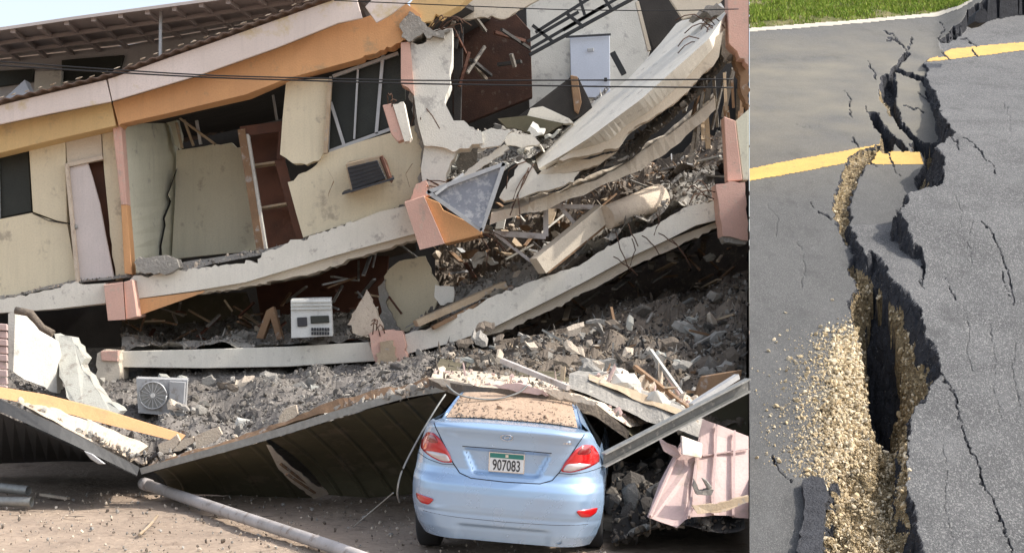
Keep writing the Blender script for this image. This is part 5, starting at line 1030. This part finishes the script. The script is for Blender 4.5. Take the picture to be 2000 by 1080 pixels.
# ------------------------------------------------------------------ CAR
def carpaint():
    m = bpy.data.materials.new('light_blue_car_paint'); m.use_nodes = True; nt = m.node_tree; N = nt.nodes; L = nt.links; b = N['Principled BSDF']
    tc = N.new('ShaderNodeTexCoord'); n = N.new('ShaderNodeTexNoise'); n.inputs['Scale'].default_value = 2.5; n.inputs['Detail'].default_value = 8; L.new(tc.outputs['Object'], n.inputs[0])
    r = N.new('ShaderNodeMapRange'); r.inputs[1].default_value = .45; r.inputs[2].default_value = .75; r.inputs[3].default_value = .04; r.inputs[4].default_value = .5; L.new(n.outputs[0], r.inputs[0])
    x = N.new('ShaderNodeMix'); x.data_type = 'RGBA'; L.new(r.outputs[0], x.inputs[0]); x.inputs[6].default_value = (.36, .52, .74, 1); x.inputs[7].default_value = (.40, .46, .56, 1)
    L.new(x.outputs[2], b.inputs['Base Color']); b.inputs['Metallic'].default_value = .45
    q = N.new('ShaderNodeMapRange'); q.inputs[3].default_value = .13; q.inputs[4].default_value = .4; L.new(n.outputs[0], q.inputs[0]); L.new(q.outputs[0], b.inputs['Roughness'])
    b.inputs['Coat Weight'].default_value = .6; b.inputs['Coat Roughness'].default_value = .12
    return m
def simple(name, c, rough=.3, metal=0, coat=0):
    m = bpy.data.materials.new(name); m.use_nodes = True; b = m.node_tree.nodes['Principled BSDF']; b.inputs['Base Color'].default_value = (*c, 1); b.inputs['Roughness'].default_value = rough; b.inputs['Metallic'].default_value = metal; b.inputs['Coat Weight'].default_value = coat; return m
PAINT = carpaint()
def make_car():
    root = thing('parked_car', 'light blue sedan seen from behind, crushed under the fallen canopy', 'car', (0, 12, 0))
    Z = [.15, .24, .34, .45, .56, .63, .675, .70, .76, .85, .95, 1.03, 1.07, 1.10, 1.13, 1.15]
    Y = [.09, .05, .03, .005, -.005, 0, .02, .045, .058, .055, .045, .025, .0, -.025, -.03, .0]
    Wd = [.74, .79, .825, .842, .845, .842, .838, .833, .825, .81, .79, .765, .75, .735, .715, .69]
    def I(z, T): return float(np.interp(z, Z, T))
    def wid(z): return I(z, Wd)
    def yb(x, z):
        w = wid(z); u = min(abs(x)/w, 1)
        wrap = .30*u**7+.06*u*u
        t = .385-.10*(.94-z)/.22
        rec = max(0, min(1, (t-abs(x))/.035))*max(0, min(1, (.955-z)/.03))*max(0, min(1, (z-.715)/.03))
        lowrec = max(0, min(1, (.42-abs(x))/.06))*max(0, min(1, (.30-z)/.03))
        return I(z, Y)+wrap+.055*rec*rec*(3-2*rec)+.03*lowrec+.006*math.sin(max(0, min(1, (z-.36)/.04))*math.pi)
    nu = 81; us = [math.sin((i/(nu-1)*2-1)*math.pi/2)*.35+(i/(nu-1)*2-1)*.65 for i in range(nu)]
    rows = []
    zs = list(np.linspace(.15, 1.15, 88))
    for z in zs: rows.append([(u*wid(z), yb(u*wid(z), z), z) for u in us])
    deck = [(.03, 1.165, .675), (.10, 1.172, .66), (.25, 1.178, .645), (.40, 1.18, .635)]
    for y, z, w in deck: rows.append([(u*w, y+.06*u*u+(.30*abs(u)**7)*(1-y/.45), z-.03*abs(u)**3) for u in us])
    rest = [(.42, 1.18, .632), (.62, 1.26, .60), (.82, 1.335, .565), (1.0, 1.385, .54), (1.3, 1.41, .53), (1.8, 1.42, .53), (2.3, 1.40, .53), (2.7, 1.25, .57), (3.1, 1.06, .62), (3.6, .98, .66), (4.05, .88, .66), (4.2, .70, .68), (4.25, .4, .7), (4.2, .25, .7)]
    for y, z, w in rest: rows.append([(u*w, y+.05*u*u*(1 if y < 1.2 else 0), z-.035*abs(u)**3) for u in us])
    V = [p for r in rows for p in r]; Fc = []
    for j in range(len(rows)-1):
        for i in range(nu-1): Fc.append([j*nu+i, j*nu+i+1, (j+1)*nu+i+1, (j+1)*nu+i])
    # sides: from the rear-face edge forward
    ys = [None, .56]+[.62+.06*q for q in range(13)]+[1.6, 2.2, 2.9]+[3.1+.08*q for q in range(11)]+[4.1]
    nz = len(zs)
    def topz(y): return float(np.interp(y, [.0, .4, 1.0, 2.3, 3.1, 4.05, 4.2], [1.135, 1.145, 1.35, 1.365, 1.03, .85, .67]))
    def topw(y): return float(np.interp(y, [.0, .4, 1.0, 2.3, 3.1, 4.05, 4.2], [.69, .635, .54, .53, .62, .66, .68]))
    for sgn in (-1, 1):
        off = len(V); cols = []
        for k, y in enumerate(ys):
            for j, z in enumerate(zs):
                if y is None: w = wid(z); V.append((sgn*w, yb(w, z), z))
                else:
                    t = j/(nz-1); zt = topz(y); zz = .15+(zt-.15)*t
                    belt = np.interp(zz, [.15, .3, .5, .8, .98, zt+.001 if zt > .99 else 1.0], [.745, .80, .85, .845, .80, topw(y)])
                    V.append((sgn*float(belt), y+.05*0, zz))
        for k in range(len(ys)-1):
            for j in range(nz-1):
                a = off+k*nz+j; b = a+nz; f = [a, a+1, b+1, b]
                if k and min(math.hypot(V[a][1]-.95, V[a][2]-.3), math.hypot(V[a][1]-3.5, V[a][2]-.3)) < .355: continue
                Fc.append(f if sgn < 0 else f[::-1])
    # underside
    a = len(V); V += [(-.55, .3, .21), (.55, .3, .21), (.55, 4.1, .22), (-.55, 4.1, .22)]; Fc.append([a, a+3, a+2, a+1])
    ROLL = math.radians(4.2); piv = Vector((0, 0, .12))
    def T(p): # local to world, with the body settled on its right side
        v = Vector(p)-piv; c, s = math.cos(ROLL), math.sin(ROLL)
        a = Vector((v.x*c+v.z*s*.6, v.y, -v.x*s+v.z*c)); yw = math.radians(4.5)
        return Vector((a.x*math.cos(yw)+a.y*math.sin(yw), -a.x*math.sin(yw)+a.y*math.cos(yw), a.z))+piv+Vector((-.085, 12.02, 0))
    def add(name, vs, fs, m, smooth=True, parent=root):
        o = link(name, [T(p) for p in vs], fs, m, parent, smooth=smooth); recalc(o); return o
    body = add('body', V, Fc, PAINT)
    body.data.materials.append(simple('underbody_black', (.02, .02, .02), .8))
    # patch on the rear face: rings shrinking to the middle
    def patch(name, pts, m, off=.008, bulge=.01, rings=5, parent=root, inner=0):
        P = []
        for i in range(len(pts)):
            a, b = pts[i], pts[(i+1) % len(pts)]
            for k in range(6): P.append((a[0]+(b[0]-a[0])*k/6, a[1]+(b[1]-a[1])*k/6))
        # soften corners
        for _ in range(2): P = [((P[i-1][0]+2*P[i][0]+P[(i+1) % len(P)][0])/4, (P[i-1][1]+2*P[i][1]+P[(i+1) % len(P)][1])/4) for i in range(len(P))]
        cx = sum(p[0] for p in P)/len(P); cz = sum(p[1] for p in P)/len(P); vs = []; fs = []; n = len(P)
        vs += [(x, yb(x, z)+.02, z) for x, z in P]
        for r in range(rings):
            s = 1-r/rings*.999
            vs += [(cx+(x-cx)*s, yb(cx+(x-cx)*s, cz+(z-cz)*s)-off-bulge*(1-s*s), cz+(z-cz)*s) for x, z in P]
        for r in range(rings):
            for i in range(n): fs.append([r*n+i, r*n+(i+1) % n, (r+1)*n+(i+1) % n, (r+1)*n+i])
        fs.append([rings*n+i for i in range(n)])
        return add(name, vs, fs, m, parent=parent)
    def path(pts, r, name, m, parent=root, off=.0, sub=8):
        out = []
        for a, b in zip(pts, pts[1:]):
            for k in range(sub): x = a[0]+(b[0]-a[0])*k/sub; z = a[1]+(b[1]-a[1])*k/sub; out.append(T((x, yb(x, z)-off, z)))
        x, z = pts[-1]; out.append(T((x, yb(x, z)-off, z)))
        return tube(name, out, r, m, parent, k=6)
    SEAM = simple('seam_black', (.012, .012, .015), .8)
    red = simple('red_lamp_lens', (.50, .008, .010), .12, 0, 1); clear = simple('clear_lamp_lens', (.55, .50, .50), .15, .3, 1); dred = simple('deep_red_lamp', (.22, .012, .014), .15, 0, 1)
    for s in (-1, 1):
        tl = patch('taillight', [(s*x, z) for x, z in ((.735, 1.035), (.66, 1.045), (.585, 1.0), (.50, .885), (.465, .805), (.56, .80), (.68, .835), (.795, .885), (.79, .95))], red, .010, .014)
        patch('reversing_lamp', [(s*x, z) for x, z in ((.52, .875), (.485, .815), (.56, .812), (.66, .842), (.735, .872), (.64, .885))], clear, .022, .008, parent=tl)
        patch('indicator_lens', [(s*x, z) for x, z in ((.71, 1.02), (.64, 1.02), (.60, .965), (.66, .95), (.72, .97))], dred, .021, .006, parent=tl)
        patch('bumper_reflector', [(s*x, z) for x, z in ((.80, .505), (.79, .46), (.74, .425), (.66, .425), (.62, .47), (.63, .485))], red, .012, .006)
    path([(-.655, 1.13), (-.60, 1.04), (-.52, .90), (-.46, .80), (-.40, .725), (-.30, .69), (0, .682), (.30, .69), (.40, .725), (.46, .80), (.52, .90), (.60, 1.04), (.655, 1.13)], .0045, 'boot_lid_seam', SEAM, off=.001)
    path([(-.45, .79), (-.56, .785), (-.70, .81), (-.82, .84)], .003, 'bumper_seam', SEAM); path([(.45, .79), (.56, .785), (.70, .81), (.82, .84)], .003, 'bumper_seam', SEAM)
    path([(-.72, .36), (-.4, .345), (0, .34), (.4, .345), (.72, .36)], .003, 'bumper_crease', SEAM, off=-.002)
    path([(-.385, .958), (0, .962), (.385, .958)], .006, 'painted_recess_shadow', SEAM, off=-.004)  # black tube paints the shade along the top of the plate recess
    # plate
    chrome = simple('chrome', (.75, .75, .76), .18, 1); wht = simple('plate_white', (.72, .74, .74), .4); teal = simple('plate_green', (.03, .20, .17), .4); blk = simple('plate_black', (.03, .03, .035), .5)
    yp = yb(0, .84)-.018
    def boxl(name, x0, x1, z0, z1, y0, y1, m, par):
        vs = [(x, y, z) for y in (y0, y1) for x, z in ((x0, z0), (x1, z0), (x1, z1), (x0, z1))]
        return add(name, vs, [[0, 1, 2, 3], [7, 6, 5, 4], [0, 4, 5, 1], [1, 5, 6, 2], [2, 6, 7, 3], [3, 7, 4, 0]], m, smooth=False, parent=par)
    pl = boxl('number_plate', -.155, .155, .757, .925, yp, yp+.02, chrome, root)
    boxl('plate_face', -.146, .146, .765, .917, yp-.004, yp, wht, pl)
    boxl('plate_strip', -.146, .146, .878, .917, yp-.007, yp-.0041, teal, pl)
    boxl('plate_sticker', -.012, .014, .886, .910, yp-.009, yp-.0071, chrome, pl)
    def text(s, size, x, z, y, m, par, name, sx=1):
        cu = bpy.data.curves.new('t', 'FONT'); cu.body = s; cu.size = size; cu.align_x = 'CENTER'; cu.extrude = .001; cu.offset = .0015; cu.resolution_u = 3
        to = bpy.data.objects.new('t', cu); COL.objects.link(to); bpy.context.view_layer.update()
        me = bpy.data.meshes.new_from_object(to.evaluated_get(bpy.context.evaluated_depsgraph_get())); bpy.data.objects.remove(to)
        vs = [(x+v.co.x*sx, y-v.co.z, z+v.co.y) for v in me.vertices]; fs = [list(p.vertices) for p in me.polygons]
        return add(name, vs, fs, m, smooth=False, parent=par)
    text('907083', .132, 0, .773, yp-.006, blk, pl, 'plate_number', .62)
    # oval emblem with slanted H
    ez = 1.065; em = None
    ring = [T((.052*math.cos(a), yb(.05*math.cos(a), ez+.026*math.sin(a))-.006, ez+.027*math.sin(a))) for a in np.linspace(0, 6.283, 29)]
    em = tube('emblem', ring, .0042, chrome, root, k=6)
    for p, q in (((-.030, -.018), (-.014, .020)), ((.014, -.020), (.030, .018)), ((-.022, -.002), (.022, .002))):
        a = T((p[0], yb(p[0], ez+p[1])-.008, ez+p[1])); b_ = T((q[0], yb(q[0], ez+q[1])-.008, ez+q[1])); bar('emblem_stroke', a, b_, .006, .006, chrome, em)
    for k in range(6):
        boxl('badge_letter', .40+k*.026, .42+k*.026, 1.045, 1.058, yb(.5, 1.05)-.004, yb(.5, 1.05)+.01, chrome, root)
    # rear window, dusty
    gl = mat('dust_covered_rear_glass', (.45, .33, .24), (.38, .27, .19), 3, rough=.9, bump=.5, c3=(.16, .11, .08), fine=30)
    vs = []; fs = []; nn = 25
    rw = [(.405, 1.186, .585), (.62, 1.268, .555), (.82, 1.343, .52), (.985, 1.388, .50)]
    for y, z, w in rw:
        for i in range(nn): u = i/(nn-1)*2-1; vs.append((u*w, y+.05*u*u, z+.004-.035*abs(u*.9)**3))
    for j in range(len(rw)-1):
        for i in range(nn-1): fs.append([j*nn+i, j*nn+i+1, (j+1)*nn+i+1, (j+1)*nn+i])
    add('rear_window', vs, fs, gl)
    # dust blanket on boot lid edge and lumps on the glass
    it = []
    for i in range(420):
        u = random.uniform(-.95, .95); t = random.random()**2; y = .38+t*.5; z = np.interp(y, [.25, .4, .98], [1.182, 1.188, 1.39]); s = abs(random.gauss(0, .012))+.006
        it.append((T((u*.58, y, z+.003)), s*(3 if random.random() < .03 else 1), rot(), random.choice(LUMPS), random.randrange(2)))
    o = merged('window_dust', it, [gl, M['dustb']], root); o['kind'] = 'stuff'
    # side glass
    bg_ = simple('dark_car_glass', (.02, .022, .025), .1)
    for s in (-1, 1):
        vs = [(s*.793, .55, 1.0), (s*.80, 2.9, 1.0), (s*.57, 2.3, 1.34), (s*.57, 1.05, 1.33)]; add('side_window', vs, [[0, 1, 2, 3]], bg_, smooth=False)
    # wheels
    rub = simple('tyre_rubber', (.022, .022, .023), .85); rimm = simple('wheel_alloy', (.45, .45, .46), .35, .8)
    for s in (-1, 1):
        for y in (.95, 3.5):
            c = Vector((s*.74, y, .30)); vs = []; fs = []; prof = [(-.10, .19), (-.105, .27), (-.085, .305), (0, .312), (.085, .305), (.105, .27), (.10, .19)]; K = 32
            for k in range(K):
                a = 2*math.pi*k/K
                for (dx, r) in prof: vs.append((c.x+dx, c.y+r*math.cos(a), c.z+r*math.sin(a)-.0))
            n = len(prof)
            for k in range(K):
                for i in range(n-1): a = k*n+i; b = ((k+1) % K)*n+i; fs.append([a, a+1, b+1, b])
            wh = link('wheel', [Vector((v[0]+v[1]*.0785-.085, v[1]+12-v[0]*.0785, v[2])) for v in vs], fs, rub, root, smooth=True); recalc(wh)
            for k in range(5):
                a = 2*math.pi*k/5; p = Vector((c.x+s*.07+y*.0785-.085, 12+y, .30)); bar('rim_spoke', p, p+Vector((0, .19*math.cos(a), .19*math.sin(a))), .05, .03, rimm, wh)
    # exhaust and lower black valance
    tube('exhaust_pipe', [T((.48, .10, .20)), T((.48, .5, .22))], .025, M['steel'], root, cap=False)
    return root
make_car()
